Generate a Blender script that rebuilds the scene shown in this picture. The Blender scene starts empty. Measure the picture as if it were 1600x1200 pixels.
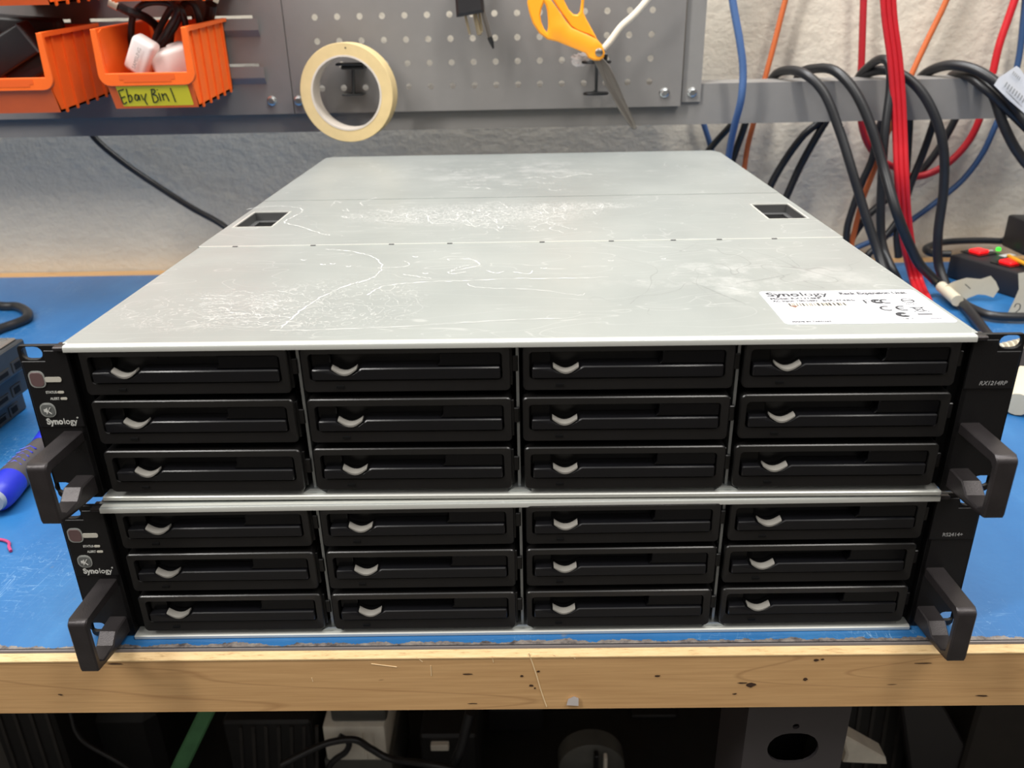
import bpy, bmesh, math, random
from mathutils import Vector, Matrix
random.seed(7)
PI = math.pi
sc = bpy.context.scene
COL = sc.collection

# ------------------------------------------------------------------ camera
CAM = Vector((0.004411, -0.353743, 1.215846))
CR = Vector((0.999767, 0.008341, -0.019905)).normalized()
CF = Vector((-0.015541, 0.918215, -0.395778)).normalized()
CU = CR.cross(CF).normalized()
CR = CF.cross(CU).normalized()
FPX, PX, PY = 1243.39, 798.27, 566.64
cam_data = bpy.data.cameras.new('camera')
cam = bpy.data.objects.new('camera', cam_data)
COL.objects.link(cam)
M = Matrix((CR, CU, -CF)).transposed().to_4x4()
M.translation = CAM
cam.matrix_world = M
cam_data.sensor_width = 36
cam_data.lens = FPX / 1600 * 36
cam_data.shift_x = (800 - PX) / 1600
cam_data.shift_y = (PY - 600) / 1600
cam_data.clip_start = 0.02
cam_data.clip_end = 50
cam_data.dof.use_dof = True
cam_data.dof.focus_distance = 0.47
cam_data.dof.aperture_fstop = 12.0
sc.camera = cam

# ------------------------------------------------------------------ light
world = bpy.data.worlds.new('room_ambient')
sc.world = world
world.use_nodes = True
bg = world.node_tree.nodes['Background']
bg.inputs[0].default_value = (1.0, 0.97, 0.93, 1)
bg.inputs[1].default_value = 0.75

def area(name, loc, target, sx, sy, power, color):
    d = bpy.data.lights.new(name, 'AREA')
    d.shape = 'RECTANGLE'; d.size = sx; d.size_y = sy; d.energy = power; d.color = color
    o = bpy.data.objects.new(name, d); COL.objects.link(o)
    o.location = loc
    o.rotation_euler = (Vector(target) - Vector(loc)).to_track_quat('-Z', 'Y').to_euler()
    return o
area('ceiling_tube_light_right', (0.62, -0.40, 2.55), (0.1, 0.3, 0.9), 0.16, 1.1, 14, (1.0, 0.965, 0.90))
area('ceiling_tube_light_left', (-1.15, -0.55, 2.55), (0.0, 0.2, 0.9), 0.16, 1.1, 25, (1.0, 0.975, 0.93))
area('ceiling_tube_light_rear', (0.05, 0.36, 2.45), (0.0, 0.45, 0.9), 1.5, 0.16, 21, (0.97, 0.985, 1.0))

sc.view_settings.view_transform = 'Standard'
sc.view_settings.look = 'None'
sc.view_settings.gamma = 1
sc.view_settings.exposure = 0.22
sc.view_settings.use_curve_mapping = False

# ------------------------------------------------------------------ helpers
def at(px, py, x=None, y=None, z=None):
    """the point of the real scene seen at a pixel of the photograph, on a plane x=, y= or z="""
    d = CF * FPX + CR * (px - PX) + CU * (PY - py)
    if x is not None: t = (x - CAM.x) / d.x
    elif y is not None: t = (y - CAM.y) / d.y
    else: t = (z - CAM.z) / d.z
    return CAM + d * t

def srgb(r, g, b):
    f = lambda c: (c / 255 / 12.92) if c / 255 <= 0.04045 else ((c / 255 + 0.055) / 1.055) ** 2.4
    return (f(r), f(g), f(b), 1)

class Nodes:
    def __init__(s, name):
        s.m = bpy.data.materials.new(name); s.m.use_nodes = True
        s.t = s.m.node_tree; s.b = s.t.nodes['Principled BSDF']
    def n(s, typ, ins=None, **kw):
        nd = s.t.nodes.new(typ)
        for k, v in kw.items(): setattr(nd, k, v)
        for k, v in (ins or {}).items():
            if hasattr(v, 'links'): s.t.links.new(v, nd.inputs[k])
            else: nd.inputs[k].default_value = v
        return nd
    def link(s, a, b): s.t.links.new(a, b)
    def obj(s, scale=(1, 1, 1), loc=(0, 0, 0), rot=(0, 0, 0)):
        tc = s.n('ShaderNodeTexCoord')
        mp = s.n('ShaderNodeMapping', {'Scale': scale, 'Location': loc, 'Rotation': rot})
        s.link(tc.outputs['Object'], mp.inputs['Vector'])
        return mp.outputs[0]
    def noise(s, vec, scale, detail=4, rough=0.55, dist=0.0):
        return s.n('ShaderNodeTexNoise', {'Vector': vec, 'Scale': scale, 'Detail': detail, 'Roughness': rough, 'Distortion': dist}).outputs['Fac']
    def ramp(s, fac, stops):
        r = s.n('ShaderNodeValToRGB', {'Fac': fac})
        e = r.color_ramp.elements
        while len(e) < len(stops): e.new(0.5)
        for el, (p, c) in zip(e, stops):
            el.position = p; el.color = c if len(c) == 4 else (*c, 1)
        return r.outputs[0]
    def math(s, op, a, b=0.0, c=None):
        nd = s.n('ShaderNodeMath', operation=op)
        for i, v in enumerate((a, b, c)):
            if v is None: continue
            if hasattr(v, 'links'): s.link(v, nd.inputs[i])
            else: nd.inputs[i].default_value = v
        return nd.outputs[0]
    def mix(s, fac, a, b):
        nd = s.n('ShaderNodeMix', data_type='RGBA')
        for i, v in ((0, fac), (6, a), (7, b)):
            if hasattr(v, 'links'): s.link(v, nd.inputs[i])
            else: nd.inputs[i].default_value = v
        return nd.outputs[2]
    def bump(s, h, strength=0.3, dist=0.001):
        b = s.n('ShaderNodeBump', {'Height': h, 'Strength': strength, 'Distance': dist})
        s.link(b.outputs[0], s.b.inputs['Normal'])
    def set(s, **kw):
        names = dict(color='Base Color', rough='Roughness', metal='Metallic', spec='Specular IOR Level', emit='Emission Color',
                     es='Emission Strength', trans='Transmission Weight', alpha='Alpha', coat='Coat Weight')
        for k, v in kw.items():
            i = s.b.inputs[names[k]]
            if hasattr(v, 'links'): s.link(v, i)
            else: i.default_value = v
        return s

def simple(name, rgb, rough=0.5, metal=0.0, spec=0.5, speck=0.0, grain=0.0, **kw):
    """colour with a little procedural mottling and fine surface relief"""
    S = Nodes(name)
    v = S.obj()
    c = srgb(*rgb)
    if speck:
        nz = S.noise(v, 60, 5)
        d = tuple(x * (1 - speck) for x in c[:3]) + (1,)
        l = tuple(min(1, x * (1 + speck)) for x in c[:3]) + (1,)
        c = S.ramp(nz, [(0.3, d), (0.7, l)])
    S.set(color=c, rough=rough, metal=metal, spec=spec, **kw)
    if grain: S.bump(S.noise(v, 1800, 2), grain, 0.0003)
    return S.m

MT = {}
MT['black_plastic'] = simple('black_plastic', (19, 18, 18), 0.33, speck=0.15, grain=0.15, spec=0.6)
MT['black_bar'] = simple('black_bar_plastic', (16, 16, 19), 0.30, speck=0.1, grain=0.12, spec=0.5)
MT['black_gloss'] = simple('black_gloss_plastic', (7, 7, 9), 0.25, spec=0.35)
MT['black_void'] = simple('black_interior', (8, 8, 9), 0.7, spec=0.2)
MT['ear_black'] = simple('ear_black_paint', (19, 18, 19), 0.45, speck=0.1, grain=0.3, spec=0.35)
MT['handle_black'] = simple('handle_grey_anodised', (56, 52, 53), 0.36, metal=0.45, speck=0.25, grain=0.35)
MT['pipe'] = simple('light_pipe_grey', (140, 137, 131), 0.32, speck=0.05)
MT['zinc'] = simple('zinc_sheet', (176, 180, 180), 0.38, metal=0.7, speck=0.1)
MT['zinc_bright'] = simple('zinc_bright_edge', (215, 216, 210), 0.35, metal=0.45)
MT['button'] = simple('button_grey', (98, 100, 98), 0.45)
MT['button_red'] = simple('button_grey_red', (100, 78, 78), 0.45)
MT['button_rim'] = simple('button_rim', (150, 152, 148), 0.4)
MT['print_light'] = simple('print_light', (205, 205, 200), 0.5)
MT['print_grey'] = simple('print_grey', (150, 150, 150), 0.5)
MT['led_white'] = simple('led_window', (196, 192, 180), 0.4)
MT['print_dark'] = simple('print_dark', (38, 40, 46), 0.6)
MT['sticker'] = simple('sticker_paper', (224, 224, 227), 0.5, speck=0.03)
MT['sticker_cream'] = simple('sticker_cream', (226, 214, 196), 0.6, speck=0.05)
MT['pocket_grey'] = simple('pocket_grey', (84, 84, 84), 0.5, metal=0.2)
MT['scuff'] = simple('scuff_white', (216, 216, 213), 0.7)
MT['scuff_dark'] = simple('scuff_dark', (140, 142, 140), 0.7)
MT['cable_black'] = simple('cable_black', (34, 34, 36), 0.38, speck=0.1)
MT['cable_red'] = simple('cable_red', (202, 32, 42), 0.45, speck=0.05)
MT['cable_darkred'] = simple('cable_dark_red', (180, 34, 44), 0.45, speck=0.05)
MT['cable_orange'] = simple('cable_orange', (206, 106, 56), 0.5)
MT['cable_blue'] = simple('cable_blue', (78, 108, 156), 0.5)
MT['cable_darkblue'] = simple('cable_dark_blue', (50, 80, 122), 0.5)
MT['cable_yellow'] = simple('cable_yellow', (222, 162, 40), 0.5)
MT['panel_grey'] = simple('panel_grey_paint', (121, 118, 116), 0.42, speck=0.03, grain=0.2)
MT['frame_grey'] = simple('frame_grey_paint', (129, 126, 123), 0.55, speck=0.03, grain=0.2)
MT['bolt'] = simple('bolt_steel', (190, 192, 192), 0.25, metal=0.9)
MT['bin'] = simple('bin_orange', (240, 104, 34), 0.42, speck=0.04)
MT['bin_shade'] = simple('bin_orange_shade', (224, 92, 32), 0.45)  # darker orange stands in for the shade in the card slot recess
MT['yellow_label'] = simple('yellow_label', (252, 230, 40), 0.5)
MT['ink'] = simple('ink_black', (18, 18, 20), 0.5)
MT['charger_white'] = simple('charger_white', (240, 234, 230), 0.3)
MT['adapter_black'] = simple('adapter_black', (34, 32, 34), 0.45, speck=0.1, grain=0.2)
MT['usb_metal'] = simple('usb_metal', (205, 190, 170), 0.3, metal=0.6)
MT['tape_face'] = simple('tape_edge', (208, 184, 134), 0.7, speck=0.06)
MT['tape_side'] = simple('tape_outer', (214, 208, 180), 0.6, speck=0.04)
MT['tape_core'] = simple('tape_core', (200, 190, 178), 0.7, speck=0.06)
MT['scissor_orange'] = simple('scissor_orange', (248, 162, 36), 0.38)
MT['steel'] = simple('steel_blade', (140, 134, 128), 0.3, metal=0.85)
MT['cream'] = simple('cream_plastic', (226, 214, 196), 0.45)
MT['hook_black'] = simple('hook_black', (20, 20, 20), 0.4)
MT['brass'] = simple('prong_brass', (205, 190, 160), 0.3, metal=0.8)
MT['tag'] = simple('tag_cloth', (204, 193, 170), 0.7, speck=0.04)
MT['strip_black'] = simple('strip_black', (34, 33, 36), 0.45, speck=0.1)
MT['drive_dark'] = simple('drive_dark', (52, 55, 58), 0.45, metal=0.15, speck=0.12)
MT['drive_light'] = simple('drive_lid', (146, 140, 134), 0.3, metal=0.6)
MT['socket'] = simple('socket_brown', (50, 46, 40), 0.5)
MT['driver_blue'] = simple('driver_blue', (34, 46, 178), 0.4)
MT['driver_grey'] = simple('driver_grey', (66, 62, 64), 0.6)
MT['cap_grey'] = simple('cap_grey', (150, 156, 166), 0.45)
MT['pink'] = simple('pink_crumb', (176, 60, 110), 0.7, speck=0.2)
MT['green_bar'] = simple('green_bar', (74, 128, 84), 0.6, speck=0.15)
MT['dark_clutter'] = simple('dark_clutter', (24, 23, 23), 0.6, speck=0.25)  # clutter tones darkened to carry the shade under the bench
MT['mid_clutter'] = simple('mid_clutter', (50, 47, 45), 0.5, speck=0.2)
MT['white_clutter'] = simple('white_clutter', (232, 226, 212), 0.5, speck=0.08)
MT['tote_clear'] = simple('tote_grey', (84, 84, 80), 0.35, speck=0.1)
MT['post_grey'] = simple('post_grey', (62, 58, 60), 0.5, speck=0.04)  # post grey darkened too, for the shade below the bench top
MT['floor_grey'] = simple('floor_concrete', (110, 106, 100), 0.6, speck=0.15)
MT['trim_alu'] = simple('mat_edge_trim', (150, 142, 140), 0.4, metal=0.3)
MT['trim_dark'] = simple('mat_edge_dark', (36, 34, 36), 0.7)

def emis(name, rgb, st):
    S = Nodes(name); S.set(color=srgb(*rgb), emit=srgb(*rgb), es=st, rough=0.3); return S.m
MT['lit_red'] = emis('lit_red_switch', (255, 30, 34), 0.9)
MT['lit_green'] = emis('lit_green_led', (60, 240, 60), 1.0)

# clear crumpled plastic / clear tape chip
S = Nodes('clear_film'); S.set(color=srgb(236, 230, 228), rough=0.25, trans=0.35); MT['clear'] = S.m

# plaster wall
S = Nodes('wall_plaster')
v = S.obj()
n1 = S.noise(v, 50, 7, 0.6); n2 = S.noise(v, 120, 4, 0.6)
S.set(color=S.ramp(S.noise(v, 3, 3), [(0.3, srgb(210, 201, 185)), (0.7, srgb(221, 212, 196))]), rough=0.85, spec=0.2)
S.bump(S.math('ADD', n1, S.math('MULTIPLY', n2, 0.35)), 0.5, 0.005)
MT['wall'] = S.m

# blue mat with worn front edge, fine scratches, specks
S = Nodes('mat_blue')
v = S.obj()
sep = S.n('ShaderNodeSeparateXYZ'); S.link(v, sep.inputs[0])
base = S.ramp(S.noise(S.obj(scale=(1, 0.55, 1)), 9, 6, 0.6), [(0.3, srgb(32, 92, 148)), (0.55, srgb(42, 104, 160)), (0.8, srgb(62, 126, 180))])
scr = S.noise(S.obj(scale=(1, 7, 1), rot=(0, 0, 0.6)), 26, 3, 0.5, 1.2)
scr_m = S.ramp(S.math('ABSOLUTE', S.math('SUBTRACT', scr, 0.5)), [(0.0, (1, 1, 1)), (0.006, (0, 0, 0))])
scr2 = S.noise(S.obj(scale=(6, 1, 1), rot=(0, 0, -0.5)), 20, 3, 0.5, 0.8)
scr2_m = S.ramp(S.math('ABSOLUTE', S.math('SUBTRACT', scr2, 0.48)), [(0.0, (1, 1, 1)), (0.005, (0, 0, 0))])
msk = S.ramp(S.noise(v, 7, 2), [(0.48, (0, 0, 0)), (0.62, (1, 1, 1))])
sm = S.math('MULTIPLY', S.math('MAXIMUM', scr_m, scr2_m), S.math('MULTIPLY', msk, 0.55))
c1 = S.mix(sm, base, srgb(150, 186, 216))
spk = S.ramp(S.noise(v, 55, 2, 0.4), [(0.73, (0, 0, 0)), (0.77, (1, 1, 1))])
c2 = S.mix(S.math('MULTIPLY', spk, 0.6), c1, srgb(120, 116, 104))
edge_n = S.math('MULTIPLY', S.noise(S.obj(scale=(1, 0.35, 1)), 60, 6, 0.75), 0.0125)
wear = S.math('LESS_THAN', sep.outputs[1], S.math('SUBTRACT', edge_n, 0.0168))
wear_c = S.ramp(S.noise(v, 160, 5, 0.7), [(0.35, srgb(70, 64, 64)), (0.5, srgb(120, 112, 108)), (0.7, srgb(150, 142, 132))])
c3 = S.mix(wear, c2, wear_c)
S.set(color=c3, rough=0.36, spec=0.65)
S.bump(S.noise(v, 220, 3), 0.15, 0.001)
MT['mat'] = S.m

# maple wood
S = Nodes('maple_wood')
v = S.obj()
vg = S.obj(scale=(0.42, 4, 7.0))
wv = S.noise(vg, 4.0, 1, 0.4, 0.2)
band = S.math('ABSOLUTE', S.math('SUBTRACT', S.math('FRACT', S.math('MULTIPLY', wv, 9.0)), 0.5))
fine = S.noise(S.obj(scale=(3, 60, 90)), 6, 5, 0.6)
base = S.ramp(fine, [(0.25, srgb(196, 153, 104)), (0.75, srgb(222, 180, 127))])
dark = S.ramp(band, [(0.0, (1, 1, 1)), (0.05, (0, 0, 0))])
c = S.mix(S.math('MULTIPLY', dark, 0.38), base, srgb(140, 98, 60))
blot = S.ramp(S.noise(S.obj(scale=(1, 1, 3)), 8, 3), [(0.3, (0, 0, 0)), (0.75, (1, 1, 1))])
c = S.mix(S.math('MULTIPLY', blot, 0.25), c, srgb(176, 132, 84))
fleck = S.ramp(S.noise(S.obj(scale=(6, 40, 40)), 5, 2, 0.4), [(0.77, (0, 0, 0)), (0.79, (1, 1, 1))])
c = S.mix(S.math('MULTIPLY', fleck, 0.8), c, srgb(70, 42, 26))
S.set(color=c, rough=0.45, spec=0.35)
S.bump(fine, 0.12, 0.0006)
MT['wood'] = S.m
S = Nodes('maple_edge_lit')  # paler maple: light on the upward-facing chamfer is put into the colour
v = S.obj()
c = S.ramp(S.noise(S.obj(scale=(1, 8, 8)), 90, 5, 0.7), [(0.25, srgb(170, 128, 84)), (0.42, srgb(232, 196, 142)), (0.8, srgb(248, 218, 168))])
S.set(color=c, rough=0.6); MT['wood_edge_lit'] = S.m

# lid sheet: galvanised paint with scribbled scratches
S = Nodes('lid_sheet')
v = S.obj()
sep = S.n('ShaderNodeSeparateXYZ'); S.link(v, sep.inputs[0])
base = S.ramp(S.noise(v, 6, 5, 0.55), [(0.3, srgb(148, 153, 151)), (0.7, srgb(167, 171, 168))])
def ell(cx, cy, rx, ry, soft=0.35):
    a = S.math('DIVIDE', S.math('SUBTRACT', sep.outputs[0], cx), rx)
    b = S.math('DIVIDE', S.math('SUBTRACT', sep.outputs[1], cy), ry)
    r = S.math('SQRT', S.math('ADD', S.math('MULTIPLY', a, a), S.math('MULTIPLY', b, b)))
    return S.ramp(r, [(1 - soft, (1, 1, 1)), (1.0, (0, 0, 0))])
def lines(scale, dist, c0, w, sc_=(1, 1, 1)):
    nz = S.noise(S.obj(scale=sc_), scale, 2, 0.5, dist)
    return S.ramp(S.math('ABSOLUTE', S.math('SUBTRACT', nz, c0)), [(0.0, (1, 1, 1)), (w, (0, 0, 0))])
scrib = S.math('MAXIMUM', lines(85, 3.0, 0.5, 0.03, (0.7, 1.2, 1)), lines(120, 2.5, 0.55, 0.03))
m1 = S.math('MULTIPLY', scrib, S.math('MAXIMUM', ell(-0.035, 0.268, 0.115, 0.045, 0.5), ell(0.04, 0.29, 0.07, 0.02, 0.5)))
m2 = S.math('MULTIPLY', lines(60, 3.0, 0.47, 0.02), S.math('MULTIPLY', S.math('MAXIMUM', ell(-0.10, 0.055, 0.06, 0.05), ell(-0.17, 0.045, 0.05, 0.035)), 0.7))
cloud = S.math('MULTIPLY', S.ramp(S.noise(v, 28, 6, 0.7), [(0.5, (0, 0, 0)), (0.75, (1, 1, 1))]), S.math('MULTIPLY', S.math('MAXIMUM', ell(-0.02, 0.46, 0.13, 0.1, 0.6), ell(0.13, 0.09, 0.1, 0.06, 0.6)), 0.7))
faint = S.math('MULTIPLY', lines(9, 1.0, 0.5, 0.0025, (1, 2, 1)), 0.35)
faint2 = S.math('MULTIPLY', lines(14, 0.6, 0.52, 0.003, (0.5, 3, 1)), 0.35)
tot = S.math('MINIMUM', S.math('ADD', S.math('ADD', m1, m2), S.math('ADD', cloud, S.math('MAXIMUM', faint, faint2))), 1.0)
c = S.mix(S.math('MULTIPLY', tot, 0.5), base, srgb(240, 240, 238))
dk = S.math('MULTIPLY', lines(11, 0.8, 0.45, 0.002, (1.3, 1, 1)), S.math('MULTIPLY', ell(0.12, 0.1, 0.11, 0.08), 0.55))
c = S.mix(dk, c, srgb(130, 132, 130))
S.set(color=c, metal=0.4, rough=S.math('ADD', S.math('MULTIPLY', S.noise(v, 40, 4), 0.12), 0.36))
S.bump(S.noise(v, 900, 2), 0.05, 0.0003)
MT['lid'] = S.m

# ------------------------------------------------------------------ mesh helpers
class MB:
    def __init__(s): s.v = []; s.f = []
    def add(s, vs, fs):
        o = len(s.v); s.v += [Vector(p) for p in vs]; s.f += [[i + o for i in f] for f in fs]; return s
    def box(s, x0, x1, y0, y1, z0, z1, bev=0.0, seg=2, mat=None):
        bm = bmesh.new()
        bmesh.ops.create_cube(bm, size=1)
        for w in bm.verts:
            w.co = Vector((x0 + (w.co.x + .5) * (x1 - x0), y0 + (w.co.y + .5) * (y1 - y0), z0 + (w.co.z + .5) * (z1 - z0)))
        if bev > 0: bmesh.ops.bevel(bm, geom=bm.edges[:], offset=bev, segments=seg, profile=0.5, affect='EDGES')
        return s.bm(bm, mat)
    def bm(s, bm, mat=None):
        bm.verts.index_update()
        s.add([(mat @ w.co if mat else w.co.copy()) for w in bm.verts], [[w.index for w in f.verts] for f in bm.faces])
        bm.free(); return s
    def prism(s, outer, holes, d0, d1, plane='xz', bev=0.0, mat=None):
        """polygon with holes in a plane, extruded from d0 to d1 along the third axis"""
        bm = bmesh.new()
        def loop(pts, d):
            vs = []
            for a, b in pts:
                vs.append(bm.verts.new((a, d, b) if plane == 'xz' else (d, a, b) if plane == 'yz' else (a, b, d)))
            return vs, [bm.edges.new((vs[i], vs[(i + 1) % len(vs)])) for i in range(len(vs))]
        L = [loop(p, d0) for p in [outer] + list(holes)]
        if holes:
            bmesh.ops.triangle_fill(bm, use_beauty=True, use_dissolve=False, edges=[e for l in L for e in l[1]])
        else:
            bm.faces.new(L[0][0])
        fs = bm.faces[:]
        if abs(d1 - d0) > 1e-9:
            r = bmesh.ops.extrude_face_region(bm, geom=fs)
            nv = [g for g in r['geom'] if isinstance(g, bmesh.types.BMVert)]
            dv = Vector((0, d1 - d0, 0)) if plane == 'xz' else Vector((d1 - d0, 0, 0)) if plane == 'yz' else Vector((0, 0, d1 - d0))
            for w in nv: w.co += dv
            # extrude_face_region removes nothing: keep both caps
        if bev > 0:
            es = [e for e in bm.edges if len(e.link_faces) == 2 and e.calc_face_angle(0) > 0.9]
            bmesh.ops.bevel(bm, geom=es, offset=bev, segments=1, profile=0.5, affect='EDGES')
        bmesh.ops.recalc_face_normals(bm, faces=bm.faces)
        return s.bm(bm, mat)
    def tube(s, pts, r, n=10, cap=True, flat=1.0):
        pts = [Vector(p) for p in pts]
        rs = r if isinstance(r, (list, tuple)) else [r] * len(pts)
        o = len(s.v); up = Vector((0, 0, 1)); prev = None
        for i, p in enumerate(pts):
            t = (pts[min(i + 1, len(pts) - 1)] - pts[max(i - 1, 0)]).normalized()
            if prev is None:
                a = up if abs(t.z) < .9 else Vector((0, 1, 0))
                u = (a - t * a.dot(t)).normalized()
            else: u = (prev - t * prev.dot(t)).normalized()
            prev = u; w = t.cross(u)
            for k in range(n):
                an = 2 * PI * k / n
                s.v.append(p + (u * math.cos(an) + w * math.sin(an) * flat) * rs[i])
        for i in range(len(pts) - 1):
            for k in range(n):
                a = o + i * n + k; b = o + i * n + (k + 1) % n
                s.f.append([a, b, b + n, a + n])
        if cap:
            s.f.append([o + k for k in range(n)][::-1]); s.f.append([o + (len(pts) - 1) * n + k for k in range(n)])
        return s
    def lathe(s, prof, n=32, axis='y', mat=None, close=False):
        """prof: (radius, along)"""
        o = len(s.v)
        for r, h in prof:
            for k in range(n):
                a = 2 * PI * k / n; c, d = r * math.cos(a), r * math.sin(a)
                p = Vector((c, h, d)) if axis == 'y' else Vector((c, d, h)) if axis == 'z' else Vector((h, c, d))
                s.v.append(mat @ p if mat else p)
        m = len(prof); rng = range(m if close else m - 1)
        for i in rng:
            for k in range(n):
                a = o + i * n + k; b = o + i * n + (k + 1) % n; j = ((i + 1) % m - i) * n
                s.f.append([a, b, b + j, a + j])
        if not close:
            if prof[0][0] > 1e-6: s.f.append([o + k for k in range(n)])
            if prof[-1][0] > 1e-6: s.f.append([o + (m - 1) * n + k for k in range(n)])
        return s
    def text(s, body, size, mat, bold=0.0, ext=0.00006, align='LEFT', shear=0.0, sx=1.0):
        cu = bpy.data.curves.new('lettering', 'FONT'); cu.body = body; cu.size = size; cu.extrude = ext
        cu.offset = bold; cu.align_x = align; cu.shear = shear; cu.resolution_u = 3
        ob = bpy.data.objects.new('lettering', cu)
        me = bpy.data.meshes.new_from_object(ob)
        S_ = Matrix.Diagonal((sx, 1, 1, 1))
        wdt = max([w.co.x for w in me.vertices] or [0]) * sx
        s.add([mat @ (S_ @ w.co) for w in me.vertices], [list(p.vertices) for p in me.polygons])
        bpy.data.objects.remove(ob); bpy.data.curves.remove(cu); bpy.data.meshes.remove(me)
        s.width = wdt
        return s
    def xf(s, mat):
        s.v = [mat @ p for p in s.v]; return s
    def mesh(s, name, m, smooth=True, ang=35):
        me = bpy.data.meshes.new(name)
        me.from_pydata([tuple(p) for p in s.v], [], s.f)
        bm = bmesh.new(); bm.from_mesh(me); bmesh.ops.recalc_face_normals(bm, faces=bm.faces); bm.to_mesh(me); bm.free()
        me.materials.append(MT[m] if isinstance(m, str) else m)
        if smooth:
            me.shade_smooth(); me.set_sharp_from_angle(angle=math.radians(ang))
        return me
    def build(s, name, m, parent=None, origin=None, ang=35):
        """link as one object; for a top-level object its origin goes to `origin` (default: base centre)"""
        if parent is None:
            if origin is None:
                xs = [p.x for p in s.v]; ys = [p.y for p in s.v]; zs = [p.z for p in s.v]
                origin = ((min(xs) + max(xs)) / 2, (min(ys) + max(ys)) / 2, min(zs))
            s.xf(Matrix.Translation(-Vector(origin)))
        o = bpy.data.objects.new(name, s.mesh(name, m, ang=ang)); COL.objects.link(o)
        if parent is None: o.location = origin
        else: o.parent = parent
        return o

def tag(o, label=None, cat=None, group=None, kind=None):
    if label: o['label'] = label
    if cat: o['category'] = cat
    if group: o['group'] = group
    if kind: o['kind'] = kind
    return o
def empty(name, loc, rz=0.0, **kw):
    o = bpy.data.objects.new(name, None); COL.objects.link(o); o.location = loc; o.rotation_euler = (0, 0, rz)
    o.empty_display_size = 0.02
    return tag(o, **kw)
def world_parent(mb, name, m, root, ang=35):
    """mb is in world coordinates; becomes a child of the Empty root"""
    mat = Matrix.Translation(root.location) @ root.rotation_euler.to_matrix().to_4x4()
    mb.xf(mat.inverted())
    return mb.build(name, m, root, ang=ang)
def link_copy(src, parent, loc=None, kids=True):
    c = src.copy(); COL.objects.link(c); c.parent = parent
    if loc is not None: c.location = loc
    if kids:
        for ch in KIDS.get(src.name, []): link_copy(ch, c)
    return c
KIDS = {}
def rrect(x0, x1, z0, z1, r, n=4):
    pts = []
    for cx, cz, a0 in ((x1 - r, z1 - r, 0), (x0 + r, z1 - r, 90), (x0 + r, z0 + r, 180), (x1 - r, z0 + r, 270)):
        for k in range(n + 1):
            a = math.radians(a0 + 90 * k / n); pts.append((cx + r * math.cos(a), cz + r * math.sin(a)))
    return pts
def circ(cx, cz, r, n=14):
    return [(cx + r * math.cos(2 * PI * k / n), cz + r * math.sin(2 * PI * k / n)) for k in range(n)]
def slot(cx, cz, w, h, n=6):
    r = h / 2; pts = []
    for k in range(n + 1):
        a = -PI / 2 + PI * k / n; pts.append((cx + w / 2 - r + r * math.cos(a), cz + r * math.sin(a)))
    for k in range(n + 1):
        a = PI / 2 + PI * k / n; pts.append((cx - w / 2 + r + r * math.cos(a), cz + r * math.sin(a)))
    return pts
def smooth(pts, k=8):
    pts = [Vector(p) for p in pts]
    P = [pts[0] * 2 - pts[1]] + pts + [pts[-1] * 2 - pts[-2]]
    out = []
    for i in range(1, len(P) - 2):
        for j in range(k):
            t = j / k; a, b, c, d = P[i - 1:i + 3]
            out.append(0.5 * ((2 * b) + (c - a) * t + (2 * a - 5 * b + 4 * c - d) * t * t + (3 * b - a - 3 * c + d) * t ** 3))
    out.append(P[-2]); return out
FRONT = lambda x, y, z: Matrix.Translation((x, y, z)) @ Matrix.Rotation(PI / 2, 4, 'X')   # lettering that faces -Y
FLAT = lambda x, y, z: Matrix.Translation((x, y, z))                                    # lettering that faces +Z

# ------------------------------------------------------------------ setting
WALL_Y = 0.737
def struct(name, mb, m, label, parent=None):
    o = mb.build(name, m, parent); tag(o, label, kind='structure'); return o
struct('floor', MB().box(-2.4, 2.4, -2.9, WALL_Y, -0.05, 0.0), 'floor_grey', 'dark grey concrete floor far below the workbench')
MT['added_wall'] = simple('added_wall_paint', (104, 98, 92), 0.85, speck=.04)  # unseen walls, added so the black plastics reflect a dark room
struct('unseen_wall_front', MB().box(-2.4, 2.4, -3.0, -2.9, -0.05, 2.3), 'added_wall', 'plain dark unseen wall added behind the camera to darken reflections')
struct('unseen_wall_left', MB().box(-2.5, -2.4, -3.0, WALL_Y + .1, -0.05, 2.3), 'added_wall', 'plain dark unseen side wall added far to the left to darken reflections')
struct('unseen_wall_right', MB().box(2.4, 2.5, -3.0, WALL_Y + .1, -0.05, 2.3), 'added_wall', 'plain dark unseen side wall added far to the right to darken reflections')
struct('wall_back', MB().box(-2.4, 2.4, WALL_Y, WALL_Y + 0.1, -0.05, 2.8), 'wall', 'off-white rough plastered wall behind the workbench')

# ------------------------------------------------------------------ workbench
H = 0.9
bench = empty('workbench', (0, 0.35, 0), label='maple topped workbench with grey steel posts under the blue mat', cat='workbench')
def bpart(mb, name, m, **kw): return world_parent(mb, name, m, bench, **kw)
X0, X1 = -0.95, 0.95
bpart(MB().prism([(-0.0172, 0.8568), (-0.0172, 0.8952), (-0.0146, 0.898), (0.7345, 0.898), (0.7345, 0.8568)], [], X0, X1, 'yz'), 'table_top', 'wood')
# chamfered front arris, the light it catches painted in as paler wood
bpart(MB().prism([(-0.0176, 0.8946), (-0.0176, 0.8954), (-0.0148, 0.8984), (-0.0140, 0.8984)], [], X0, X1, 'yz'), 'chamfered_edge', 'wood_edge_lit')
def apron(px, py): return at(px, py, y=-0.0173)
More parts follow.
